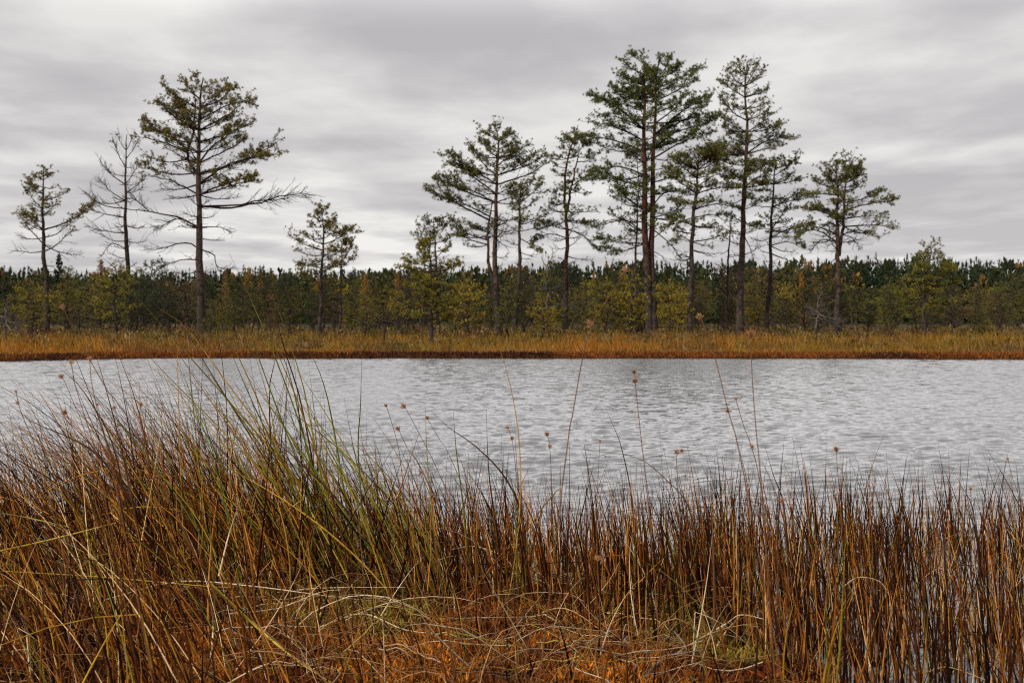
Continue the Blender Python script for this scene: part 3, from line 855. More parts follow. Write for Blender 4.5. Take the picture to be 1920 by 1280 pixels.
snag('pale grey crooked dead stem rising out of the low pines in the middle', 55,
     [(1022, 618), (1024, 560), (1018, 512), (1026, 495), (1028, 478)], 0.045,
     [(0, 500, (1015, 484), 0, 1, .5), (0, 496, (1038, 474), 0, 1, .5)], 32, GREY)
snag('little grey dead tree with one long slanting arm, left of the twin-stemmed right-end pine', 44,
     [(1525, 645), (1527, 600), (1533, 553)], 0.04, [(0, 600, (1563, 582), 0, 1, .5), (0, 585, (1515, 570), 0, 1, .5), (0, 560, (1540, 548), 0, 1, .5)], 33, GREY)
snag('short dark dead stem in the golden grass left of the bright yellow-green young pine', 40,
     [(720, 648), (721, 615), (718, 590)], 0.045, [(0, 605, (728, 598), 0, 1, .4)], 34)
snag('grey leafless little tree against the left edge of the photograph', 43,
     [(6, 640), (8, 600), (5, 575)], 0.04, [(0, 610, (22, 588), 0, 1), (0, 600, (-12, 585), 0, 1), (0, 590, (16, 572), 0, 1), (0, 620, (26, 612), 0, 1)], 35, GREY)

# ------------------------------------------------------------------ low bog pines
def bog_pine_meshes(seed, H, spread, leaf, needle, shape, bark=BARK_DARK):
    """one little pine about H metres tall: meshes of trunk, branches and crown around the origin"""
    r = np.random.default_rng(seed)
    K = 10
    s = np.linspace(0, 1, K)
    P = np.stack([np.cumsum(r.normal(0, 0.018 * H, K)), np.cumsum(r.normal(0, 0.018 * H, K)), s * H], 1)
    P[0, :2] = 0
    P[0, 2] = -0.2
    tm = MB()
    trunk_geo(tm, P, 0.02 * H + 0.015, 0.008, bark, bark, r, 7)
    cr = Crown(seed + 50)
    n = int(16 + 5 * H)
    for q in range(n):
        t = 0.14 + 0.84 * (q + r.random()) / n
        i = min(int(t * (K - 1)), K - 2)
        p = P[i] + (P[i + 1] - P[i]) * (t * (K - 1) - i)
        a = q * 2.4 + r.uniform(-0.5, 0.5)
        if shape == 'cone':
            L = spread * H * (1.08 - t) * r.uniform(0.65, 1.15)
        elif shape == 'umbrella':
            L = spread * H * (0.35 + 0.75 * math.sin(math.pi * min(1, t * 1.02) ** 1.4)) * r.uniform(0.5, 1.1)
        else:
            L = spread * H * math.sin(math.pi * (0.12 + 0.83 * t)) * r.uniform(0.6, 1.15)
        L = max(L, 0.12)
        tip = p + np.array([math.cos(a), math.sin(a), r.uniform(0.05, 0.5)]) * L
        cr.limb([p, (p + tip) / 2 - UP * L * .07, tip], 0.01 + 0.008 * L, leaf * (0.35 if t < 0.3 else 1), 0.25, dens=0.6)
    b = MB()
    for lst, sd in ((cr.limbs, 5), (cr.sec, 3)):
        b.tubes(np.stack([q[0] for q in lst]), np.stack([q[1] for q in lst]), sd, np.asarray(TWIG) * 1.2)
    m = MB()
    add_needles(m, np.array(cr.tp), np.array(cr.td), needle, 1.05, 11, r)
    return tm.mesh('trunk', M_BARK), b.mesh('branches', M_TWIG), m.mesh('crown', M_NEEDLE_VAR, False)


YG = (0.22, 0.168, 0.015)
OL = (0.105, 0.092, 0.015)
DULL = (0.085, 0.060, 0.022)
DK = (0.030, 0.038, 0.010)
PROTO = {
    'yellow': [bog_pine_meshes(201, 3.0, .26, .9, YG, 'round'), bog_pine_meshes(202, 3.0, .30, .8, YG, 'umbrella'), bog_pine_meshes(203, 3.0, .24, .85, (0.105, 0.1, .018), 'cone')],
    'olive': [bog_pine_meshes(211, 3.0, .27, .85, OL, 'round'), bog_pine_meshes(212, 3.0, .30, .75, OL, 'umbrella'), bog_pine_meshes(213, 3.0, .23, .85, OL, 'cone'), bog_pine_meshes(214, 3.0, .27, .6, OL, 'umbrella')],
    'dull': [bog_pine_meshes(221, 3.0, .25, .55, DULL, 'round'), bog_pine_meshes(222, 3.0, .27, .35, DULL, 'umbrella')],
    'dark': [bog_pine_meshes(231, 3.0, .24, .9, DK, 'cone'), bog_pine_meshes(232, 3.0, .28, .9, DK, 'round'), bog_pine_meshes(233, 3.0, .28, .9, DK, 'umbrella')],
}


def plant(meshes, x, y, H, name, label, cat, group, rz, wide=1.0):
    root = empty(name, (x, y, float(land_z(x, y))))
    root.rotation_euler.z = rz
    s = H / 3.0
    root.scale = (s * wide, s * wide, s)
    tag(root, label, cat, group)
    for nm, me in zip(('trunk', 'branches', 'crown'), meshes):
        o = bpy.data.objects.new(nm, me)
        COL.objects.link(o)
        o.parent = root
    return root


LOWG = 'low pines in the belt behind the golden grass'
KIND_LABEL = {
    'yellow': 'low yellow-green bog pine in the belt between the golden grass and the wood',
    'olive': 'low olive-green bog pine in the belt between the golden grass and the wood',
    'dull': 'low brownish half-bare bog pine in the belt between the golden grass and the wood',
    'dark': 'low dark green bog pine in the belt between the golden grass and the wood'}
# ones that can be picked out singly: px, py of foot, py of top, kind, variant, wide, label
for px, yb, yt, kd, vi, wd, lab in [
    (1019, 645, 553, 'yellow', 0, 1.15, 'round yellow-green bog pine with its foot in the grass, right of the thick-footed dark pine'),
    (1135, 632, 526, 'yellow', 1, 1.1, 'yellow-green bog pine behind the fluffy seed head, left of the twin red-brown stems'),
    (1185, 630, 518, 'yellow', 0, 1.0, 'taller yellow-green bog pine touching the left of the twin red-brown stems'),
    (1255, 630, 530, 'yellow', 1, 0.9, 'yellow-green bog pine just right of the twin red-brown stems'),
    (1660, 636, 575, 'yellow', 2, 1.3, 'bright yellow small bush in the grass right of the twin-stemmed right-end pine'),
    (1845, 636, 600, 'yellow', 0, 1.6, 'bright yellow-green low bush at the grass edge near the right border'),
    (60, 632, 535, 'yellow', 1, 1.0, 'yellow-tipped bog pine at the foot of the far left slim pine'),
    (215, 632, 498, 'yellow', 1, 1.0, 'tall yellow-topped bog pine behind the thin half-dead pine'),
    (395, 632, 562, 'yellow', 2, 1.2, 'small yellow-green pine at the foot of the broad open-crowned pine'),
    (680, 630, 555, 'yellow', 2, 1.3, 'bright green cone-shaped small pine below the golden larch'),
    (875, 630, 530, 'yellow', 1, 1.0, 'yellow-green bog pine below the long boughs of the wide spreading pine'),
    (955, 628, 520, 'yellow', 2, 1.0, 'yellow-green bog pine filling the gap between the wide spreading pine and the thick-footed pine'),
]:
    best = None
    D = 42.0 if yb > 640 else 46.0
    p = at(px, yb, D)
    H = at(px, yt, D)[2] - float(land_z(p[0], p[1]))
    plant(PROTO[kd][vi], p[0], p[1], H, 'bog_pine', lab, 'pine tree', LOWG, rng.uniform(0, 6.28), wd)

tall_px = [88, 244, 379, 600, 640, 807, 936, 965, 1060, 1219, 1293, 1387, 1437, 1569, 1734]
bands = [(48, 58, 54, 1.0, 2.3), (58, 75, 52, 1.5, 3.5), (75, 100, 62, 2.2, 5.2), (100, 135, 62, 3.0, 6.6)]
pr = np.random.default_rng(55)
for (d0, d1, n, h0, h1) in bands:
    for k in range(n):
        D = d0 + (d1 - d0) * pr.random()
        px = -140 + 2200 * (k + pr.random()) / n
        x = (px - 960) / F * D
        u = pr.random()
        right = px > 1450
        if D < 75:
            kd = 'olive' if u < .36 else 'yellow' if u < (.52 if not right else .42) else 'dull' if u < .74 else 'dark'
        else:
            kd = 'dark' if u < .30 else 'olive' if u < .66 else 'dull' if u < .84 else 'yellow'
        H = h0 + (h1 - h0) * pr.beta(1.7, 1.6) * (0.62 if px > 1560 and D > 75 else 1.0)
        vs = PROTO[kd]
        plant(vs[pr.integers(len(vs))], x, D, H, 'bog_pine', KIND_LABEL[kd], 'pine tree', LOWG, pr.uniform(0, 6.28), pr.uniform(0.75, 1.35))

# golden larches and birches that stand out in the wood
def larch_meshes(seed, col):
    r = np.random.default_rng(seed)
    H = 3.0
    P = np.stack([np.zeros(8), np.zeros(8), np.linspace(-0.1, H, 8)], 1)
    tm = MB()
    trunk_geo(tm, P, 0.045, 0.006, (0.09, 0.06, 0.045), (0.09, 0.06, 0.045), r, 6)
    b, m = MB(), MB()
    tips, pos, dr = [], [], []
    for q in range(70):
        t = 0.12 + 0.88 * (q + r.random()) / 70
        a = q * 2.4
        L = 0.62 * (1.04 - t) ** 0.8 * r.uniform(0.6, 1.1)
        s = np.array([0, 0, t * H])
        e = s + np.array([math.cos(a), math.sin(a), r.uniform(-0.15, 0.3)]) * L
        tips.append(np.stack([s, (s + e) / 2 - UP * .02, e]))
        for _ in range(7):
            f = r.uniform(0.2, 1.0)
            pos.append(s + (e - s) * f + r.normal(0, 0.03, 3))
            dr.append(r.normal(0, 1, 3))
    b.tubes(np.stack(tips), np.array([[.01, .007, .004]]), 3, (0.08, 0.05, 0.035))
    add_needles(m, np.array(pos), np.array(dr), col, 0.9, 7, r)
    return tm.mesh('trunk', M_BARK), b.mesh('branches', M_TWIG), m.mesh('crown', M_NEEDLE, False)


GOLD = larch_meshes(301, (0.27, 0.135, 0.016))
RUST = larch_meshes(302, (0.22, 0.10, 0.035))
for px, D, yt, ms, wd, lab in [
    (686, 78, 516, GOLD, 1.1, 'golden larch, brightest of the autumn trees, above the small bright green pine'),
    (705, 95, 520, RUST, .8, 'small rusty larch just right of the brightest golden larch'),
    (466, 120, 503, GOLD, 1.2, 'orange-gold birch on the skyline right of the broad open-crowned pine'),
    (488, 105, 512, GOLD, 1.0, 'golden pointed larch in front of the dark wood, right of the orange-gold birch'),
    (512, 115, 514, RUST, .9, 'brownish larch, rightmost of the autumn trees right of the broad open-crowned pine'),
    (424, 115, 507, RUST, 1.1, 'rusty larch on the skyline close behind the broad open-crowned pine'),
    (190, 120, 488, RUST, 1.2, 'pale rusty birch rising over the wood left of the thin half-dead pine'),
    (178, 118, 510, RUST, 1.2, 'brown birch lower than the pale rusty birch beside it'),
    (596, 100, 520, GOLD, .8, 'golden larch half hidden behind the lone young pine'),
    (745, 95, 516, GOLD, .9, 'gold-tinged larch left of the bright yellow-green young pine'),
    (1113, 90, 512, GOLD, .7, 'narrow golden larch right of the slender reddish pine'),
    (1094, 92, 520, GOLD, .6, 'smaller narrow golden larch just right of the slender reddish pine'),
    (1502, 90, 512, GOLD, .8, 'golden larch left of the twin-stemmed right-end pine'),
    (1524, 92, 520, RUST, .8, 'rusty larch between the golden larch and the twin-stemmed right-end pine'),
]:
    p = at(px, 600, D)
    H = at(px, yt, D)[2] - float(land_z(p[0], p[1]))
    plant(ms, p[0], p[1], H, 'larch_tree', lab, 'autumn tree', 'autumn larches and birches in the wood', rng.uniform(0, 6), wd)


# ------------------------------------------------------------------ far wood
def spruce(mb, x, y, z, H, w, col, r):
    n = 16
    for k in range(n):
        t = (k + r.random()) / n
        zz = z + H * (0.05 + 0.95 * t)
        L = w * (1 - t) ** 0.85 * r.uniform(0.7, 1.2) + 0.12
        m = 8
        a = r.uniform(0, 6.28, m)
        ln = L * r.uniform(0.6, 1.2, m)
        d = np.stack([np.cos(a), np.sin(a), np.full(m, -0.25) + r.normal(0, .2, m)], 1)
        base = np.tile([[x, y, zz]], (m, 1))
        mb.spikes(base, d, ln, H * 0.10 * r.uniform(0.7, 1.2, m), col * r.uniform(0.7, 1.3, (m, 1)))
    mb.spikes(np.array([[x, y, z + H * 0.9]]), np.array([[0, 0, 1.0]]), np.array([H * 0.14]), np.array([H * 0.02]), col)


def roundtree(mb, x, y, z, H, w, col, r):
    n = 130
    u = r.normal(size=(n, 3))
    u /= np.linalg.norm(u, axis=1, keepdims=True)
    p = np.array([x, y, z + H * 0.62]) + u * np.array([w, w, H * 0.38]) * r.uniform(0.35, 1.0, (n, 1)) ** 0.5
    mb.spikes(p, u + np.array([0, 0, 0.5]), H * 0.13, H * 0.07, col * r.uniform(0.6, 1.4, (n, 1)))
    mb.tubes(np.array([[[x, y, z - 0.3], [x, y, z + H * 0.5], [x, y, z + H * 0.8]]]), np.array([[.16, .12, .05]]), 5, (0.05, 0.035, 0.03))


def build_far_wood():
    r = np.random.default_rng(77)
    mb = MB()
    xs = [-300, 0, 120, 300, 500, 700, 900, 1150, 1300, 1500, 1650, 1800, 1920, 2200]
    top = [505, 502, 512, 512, 503, 505, 502, 492, 494, 492, 483, 490, 492, 492]
    for D0, D1, n, k in ((145, 165, 300, .84), (170, 195, 320, .94), (205, 240, 380, 1.0), (245, 290, 340, 1.02)):
        for q in range(n):
            D = r.uniform(D0, D1)
            px = -300 + 2520 * (q + r.random()) / n
            x = (px - 960) / F * D
            yt = np.interp(px, xs, top) + r.normal(0, 3.2)
            z = float(land_z(x, D))
            H = (at(px, yt, D)[2] - z) * k * r.uniform(0.88, 1.03)
            u = r.random()
            if u < 0.82:
                spruce(mb, x, D, z, H, H * r.uniform(0.08, 0.125), np.array([0.021, 0.032, 0.014]), r)
            else:
                roundtree(mb, x, D, z, H * 0.95, H * r.uniform(0.09, 0.14), np.array([0.032, 0.038, 0.013]) if u < 0.97 else np.array([0.14, 0.085, 0.025]), r)
    o = mb.build('far_wood', M_SPRUCE, None, False)
    tag(o, 'dark green far-off spruce and pine wood along the whole skyline', 'wood', None, 'stuff')


build_far_wood()
# the one spruce that stands clear of the skyline on the left
sp = MB()
spr = np.random.default_rng(5)
p = at(112, 600, 130)
Hs = at(112, 474, 130)[2] - float(land_z(p[0], 130))
spruce(sp, 0, 0, 0, Hs, Hs * .17, np.array([0.02, 0.034, 0.02]), spr)
rt = empty('spruce_tree', (p[0], 130, float(land_z(p[0], 130))))
tag(rt, 'dark pointed spruce overtopping the wood just right of the far left slim pine', 'spruce')
sp.build('crown', M_SPRUCE, rt, False)
st = MB()
st.tubes(np.array([[[0, 0, -.2], [0, 0, Hs * .5], [0, 0, Hs * .95]]]), np.array([[.14, .09, .02]]), 6, BARK_DARK)
st.build('trunk', M_BARK, rt)


# ------------------------------------------------------------------ golden grass, heath and peat edge across the water
def build_far_grass():
    r = np.random.default_rng(91)
    N = 120000
    # denser near the shore where single tufts show
    Y = 27.0 + 36.0 * r.random(N) ** 1.55
    X = (r.random(N) * 2 - 1) * (Y * 0.56)
    d = Y - shore_y(X)
    keep = d > -0.1 + 0.5 * fbm(X * 1.1 + 7, Y * 1.1, 3)
    X, Y, d = X[keep], Y[keep], d[keep]
    patch = fbm(X * 0.35 + 2, Y * 0.35, 3)
    keep = r.random(len(X)) < 0.45 + 0.9 * smooth(0.35, 0.6, patch)
    X, Y, d, patch = X[keep], Y[keep], d[keep], patch[keep]
    N = len(X)
    Z = land_z(X, Y)
    tall = (0.13 + 0.25 * smooth(0.3, 3.2, d)) * r.uniform(0.55, 1.25, N) * (0.42 + 0.25 * patch + 0.7 * smooth(0.45, 0.75, fbm(X * 1.3 + 60, Y * 1.3, 3)))
    dirs = np.stack([r.normal(-0.12, 0.28, N), r.normal(0, 0.28, N), np.ones(N)], 1)
    gold = np.array([0.32, 0.122, 0.010])
    olive = np.array([0.200, 0.122, 0.012])
    rust = np.array([0.29, 0.10, 0.022])
    tan = np.array([0.28, 0.185, 0.085])
    a = fbm(X * 0.22 + 50, Y * 0.3, 3)
    c = lerp3(gold, olive, np.clip(smooth(0.36, 0.56, a) * 0.85 + 0.5 * smooth(5, 14, d), 0, 1))
    c = lerp3(c, (0.11, 0.06, 0.02), smooth(0.52, 0.66, fbm(X * 0.6 + 90, Y * 0.35, 3)) * 0.75)
    c = lerp3(c, rust, smooth(2.6, 0.4, d) * 0.75)
    c = lerp3(c, tan, (r.random(N) < 0.18) * 0.7)
    c = c * r.uniform(0.55, 1.4, (N, 1))
    mb = MB()
    mb.spikes(np.stack([X, Y, Z - 0.02], 1), dirs, tall, 0.016 + 0.0003 * (Y - 27), c)
    o = mb.build('golden_grass', M_GRASS, None, False)
    tag(o, 'golden and olive bog grass between the lake and the low pines', 'grass', None, 'stuff')
    # heath: dark dwarf shrubs in the grass and at the feet of the pines
    mb = MB()
    for q in range(760):
        y = 33 + 32 * r.random() ** 0.9
        x = (r.random() * 2 - 1) * y * 0.55
        if y - shore_y(x) < 1.5 or (y < 44 and r.random() < 0.66):
            continue
        h = r.uniform(0.2, 0.4) if y < 46 else r.uniform(0.25, 0.55)
        w = r.uniform(0.3, 0.8)
        n = 46
        u = r.normal(size=(n, 3))
        p = np.array([x, y, float(land_z(x, y))]) + u * np.array([w * .5, w * .5, 0.05]) + np.array([0, 0, 1]) * r.uniform(0.05, h * .8, (n, 1))
        col = np.array([0.110, 0.062, 0.020]) if r.random() < .6 else np.array([0.105, 0.082, 0.018])
        mb.spikes(p, u * .6 + UP, h * 0.42, 0.07, col * r.uniform(0.6, 1.5, (n, 1)))
    o = mb.build('heath_undergrowth', M_NEEDLE, None, False)
    tag(o, 'dark low heath growing at the feet of the pines', 'undergrowth', None, 'stuff')
    # peat edge: short reddish moss and sedge right at the waterline
    N = 26000
    X = (r.random(N) * 2 - 1) * 18
    Y = shore_y(X) + r.uniform(-0.12, 1.3, N)
    Z = land_z(X, Y)
    red = fbm(X * 0.5, Y * 0 + 4, 3)
    c = lerp3((0.055, 0.020, 0.010), (0.19, 0.062, 0.014), smooth(0.35, 0.65, red)) * r.uniform(0.5, 1.5, (N, 1))
    mb = MB()
    mb.spikes(np.stack([X, Y, Z - 0.03], 1), np.stack([r.normal(0, .5, N), r.normal(-.2, .4, N), np.ones(N)], 1), r.uniform(0.05, 0.17, N), 0.03, c)
    o = mb.build('shore_moss', M_GRASS, None, False)
    tag(o, 'rusty red moss and short sedge along the far waterline', 'moss', None, 'stuff')


build_far_grass()

# ------------------------------------------------------------------ near bank: moss
def build_moss():
    r = np.random.default_rng(101)
    N = 19000
    X = r.uniform(-1.9, 1.5, N)
    Y = 2.3 + 2.2 * r.random(N) ** 1.1
    k = (near_edge(X) - Y > 0.0)
    X, Y = X[k], Y[k]
    Z = near_z(X, Y)
    n = len(X)
    a = fbm(X * 3.5, Y * 3.5, 4)
    g = fbm(X * 2 + 30, Y * 2, 3)
    c = lerp3((0.12, 0.022, 0.006), (0.44, 0.145, 0.014), smooth(0.36, 0.68, a + 0.25 * (fbm(X * 16, Y * 16, 2) - .5)))
    c = lerp3(c, (0.27, 0.23, 0.03), smooth(0.54, 0.66, g) * 0.75)
    c = c * r.uniform(0.3, 1.5, (n, 1))
    mb = MB()
    m = 9
    base = np.repeat(np.stack([X, Y, Z + 0.002], 1), m, 0)
    d = r.normal(0, 0.75, (n * m, 3))
    d[:, 2] = np.abs(d[:, 2]) + 0.35
    mb.spikes(base, d, r.uniform(0.014, 0.040, n * m), 0.0060, np.repeat(c, m, 0) * r.uniform(0.75, 1.25, (n * m, 1)))
    o = mb.build('bog_moss', M_MOSS, None, False)
    tag(o, 'rust-orange and yellow-green bog moss at the feet of the near reeds', 'moss', None, 'stuff')


build_moss()

# ------------------------------------------------------------------ near reeds
PAL = np.array([[0.013, 0.005, 0.003], [0.062, 0.018, 0.005], [0.20, 0.060, 0.009], [0.50, 0.205, 0.036], [0.74, 0.50, 0.26], [0.150, 0.140, 0.020], [0.40, 0.23, 0.025]])  # reed colours; the near-black and palest ones also stand in for shade and highlights


def blades(base, L, lean, bend, rad, col, K=9, kink=None, sides=4, r=rng):
    """curved stems. lean, bend: (N,2) horizontal shift per length"""
    N = len(base)
    s = np.linspace(0, 1, K)
    off = lean[:, None, :] * s[None, :, None] + bend[:, None, :] * (s ** 2.2)[None, :, None]
    h2 = (off ** 2).sum(-1)
    zz = s[None, :] - 0.32 * h2
    P = np.concatenate([off, zz[..., None]], -1) * L[:, None, None]
    if kink is not None:
        for i in np.nonzero(kink > 0)[0]:
            j = int(kink[i])
            a = r.uniform(0, 6.28)
            d = np.array([math.cos(a) * 0.9, math.sin(a) * 0.5, r.uniform(-0.9, 0.15)])
            d /= np.linalg.norm(d)
            for q in range(j + 1, K):
                P[i, q] = P[i, q - 1] + d * L[i] / (K - 1)
                d = unit(d + np.array([0, 0, -0.16]))
    P += base[:, None, :]
    Rr = rad[:, None] * np.clip(1.02 - s ** 1.6, 0.10, 1)[None, :]
    return P, Rr


RH_X = np.array([-2.6, -2.2, -1.9, -1.5, -1.1, -0.75, -0.5, -0.2, 0.2, 0.7, 1.2, 1.7, 2.6])
RH_H = np.array([0.46, 0.52, 0.62, 0.76, 0.80, 0.70, 0.52, 0.43, 0.43, 0.44, 0.41, 0.38, 0.42])


def build_reeds():
    r = np.random.default_rng(111)
    # (a) belt at the water's edge
    N = 11600
    X = np.where(r.random(N) < 0.78, r.uniform(-2.9, 2.8, N), r.uniform(0.6, 2.8, N))
    Y = np.where(X > 0.75, r.uniform(2.7, 5.2, N), near_edge(X) + r.uniform(-0.75, 0.85, N))
    clump = fbm(X * 2.6 + 70, Y * 2.6, 3)
    k = r.random(N) < 0.42 + 1.0 * smooth(0.36, 0.62, clump)
    k &= ~((X > 0.75) & (r.random(N) < 0.12))
    X, Y = X[k], Y[k]
    # (b) stems on the bank on the left and a few in the mossy clearing
    N2 = 3000
    X2 = r.uniform(-2.3, 0.8, N2)
    Y2 = r.uniform(2.15, 4.0, N2)
    px = 960 + F * X2 / Y2
    k2 = r.random(N2) < np.interp(px, [0, 250, 450, 700, 1200, 1500], [1, 0.9, 0.68, 0.5, 0.45, 0.5])
    X2, Y2 = X2[k2], Y2[k2]
    # (c) a few stems standing close to the lens, out of focus
    N3 = 46
    Y3 = r.uniform(1.35, 2.1, N3)
    px3 = np.where(r.random(N3) < 0.75, r.uniform(-60, 620, N3), r.uniform(620, 1950, N3))
    X3 = (px3 - 960) / F * Y3
    X2, Y2 = np.concatenate([X2, X3]), np.concatenate([Y2, Y3])
    nb = len(X)
    X, Y = np.concatenate([X, X2]), np.concatenate([Y, Y2])
    n = len(X)
    Z = np.maximum(near_z(X, Y), -0.12) - 0.01
    H = np.interp(X * 4.5 / Y, RH_X, RH_H)
    L = (H - np.minimum(Z, 0)) * (0.46 + 0.72 * r.beta(1.7, 2.1, n))
    L[nb:] *= r.uniform(0.3, 0.95, n - nb) * np.interp(960 + F * X[nb:] / Y[nb:], [300, 700, 1250, 1500], [1, 0.6, 0.6, 1])
    tall = r.random(n) < 0.05
    L[tall] *= 1.2
    left = smooth(0.3, -0.8, X)
    lean = np.stack([r.normal(-0.03, 0.10, n) * (1 + 1.3 * left) - 0.10 * left, r.normal(0, 0.13, n)], 1)
    bend = np.stack([r.normal(-0.04, 0.09, n) * (1 + 0.9 * left) - 0.10 * left, r.normal(0, 0.10, n)], 1)
    rad = r.uniform(0.0018, 0.0040, n) * np.where(r.random(n) < 0.12, 1.35, 1)
    w = np.array([0.32, 0.30, 0.20, 0.10, 0.04, 0.045, 0.02])
    ci = r.choice(len(PAL), n, p=w / w.sum())
    mixl = r.random(n) < 0.16 * left
    ci[mixl] = r.choice([3, 4, 5, 6], mixl.sum(), p=[.35, .15, .25, .25])
    col = PAL[ci] * r.uniform(0.7, 1.35, (n, 1))
    rad = rad * np.where(ci == 4, 0.55, np.where(ci >= 3, 0.72, 0.92))
    wild = r.random(n) < 0.16
    lean[wild] += np.stack([r.normal(0, 0.34, wild.sum()), r.normal(0, 0.2, wild.sum())], 1)
    L[wild] *= 0.85
    K = 9
    kink = np.where(r.random(n) < 0.11, r.integers(3, 8, n), 0)
    P, Rr = blades(np.stack([X, Y, Z], 1), L, lean, bend, rad, col, K, kink, r=r)
    # dry tips and straw-coloured sheaths at the base are the plant's own colours
    s = np.linspace(0, 1, K)
    C = col[:, None, :] * np.ones((1, K, 1))
    C = C * (1 - 0.35 * smooth(0.75, 1.0, s))[None, :, None]
    mb = MB()
    mb.tubes(P, Rr, 4, C)
    o = mb.build('reed_bed', M_REED)
    tag(o, 'dense brown and rust reeds and sedges along the near water edge', 'reeds', None, 'stuff')


build_reeds()


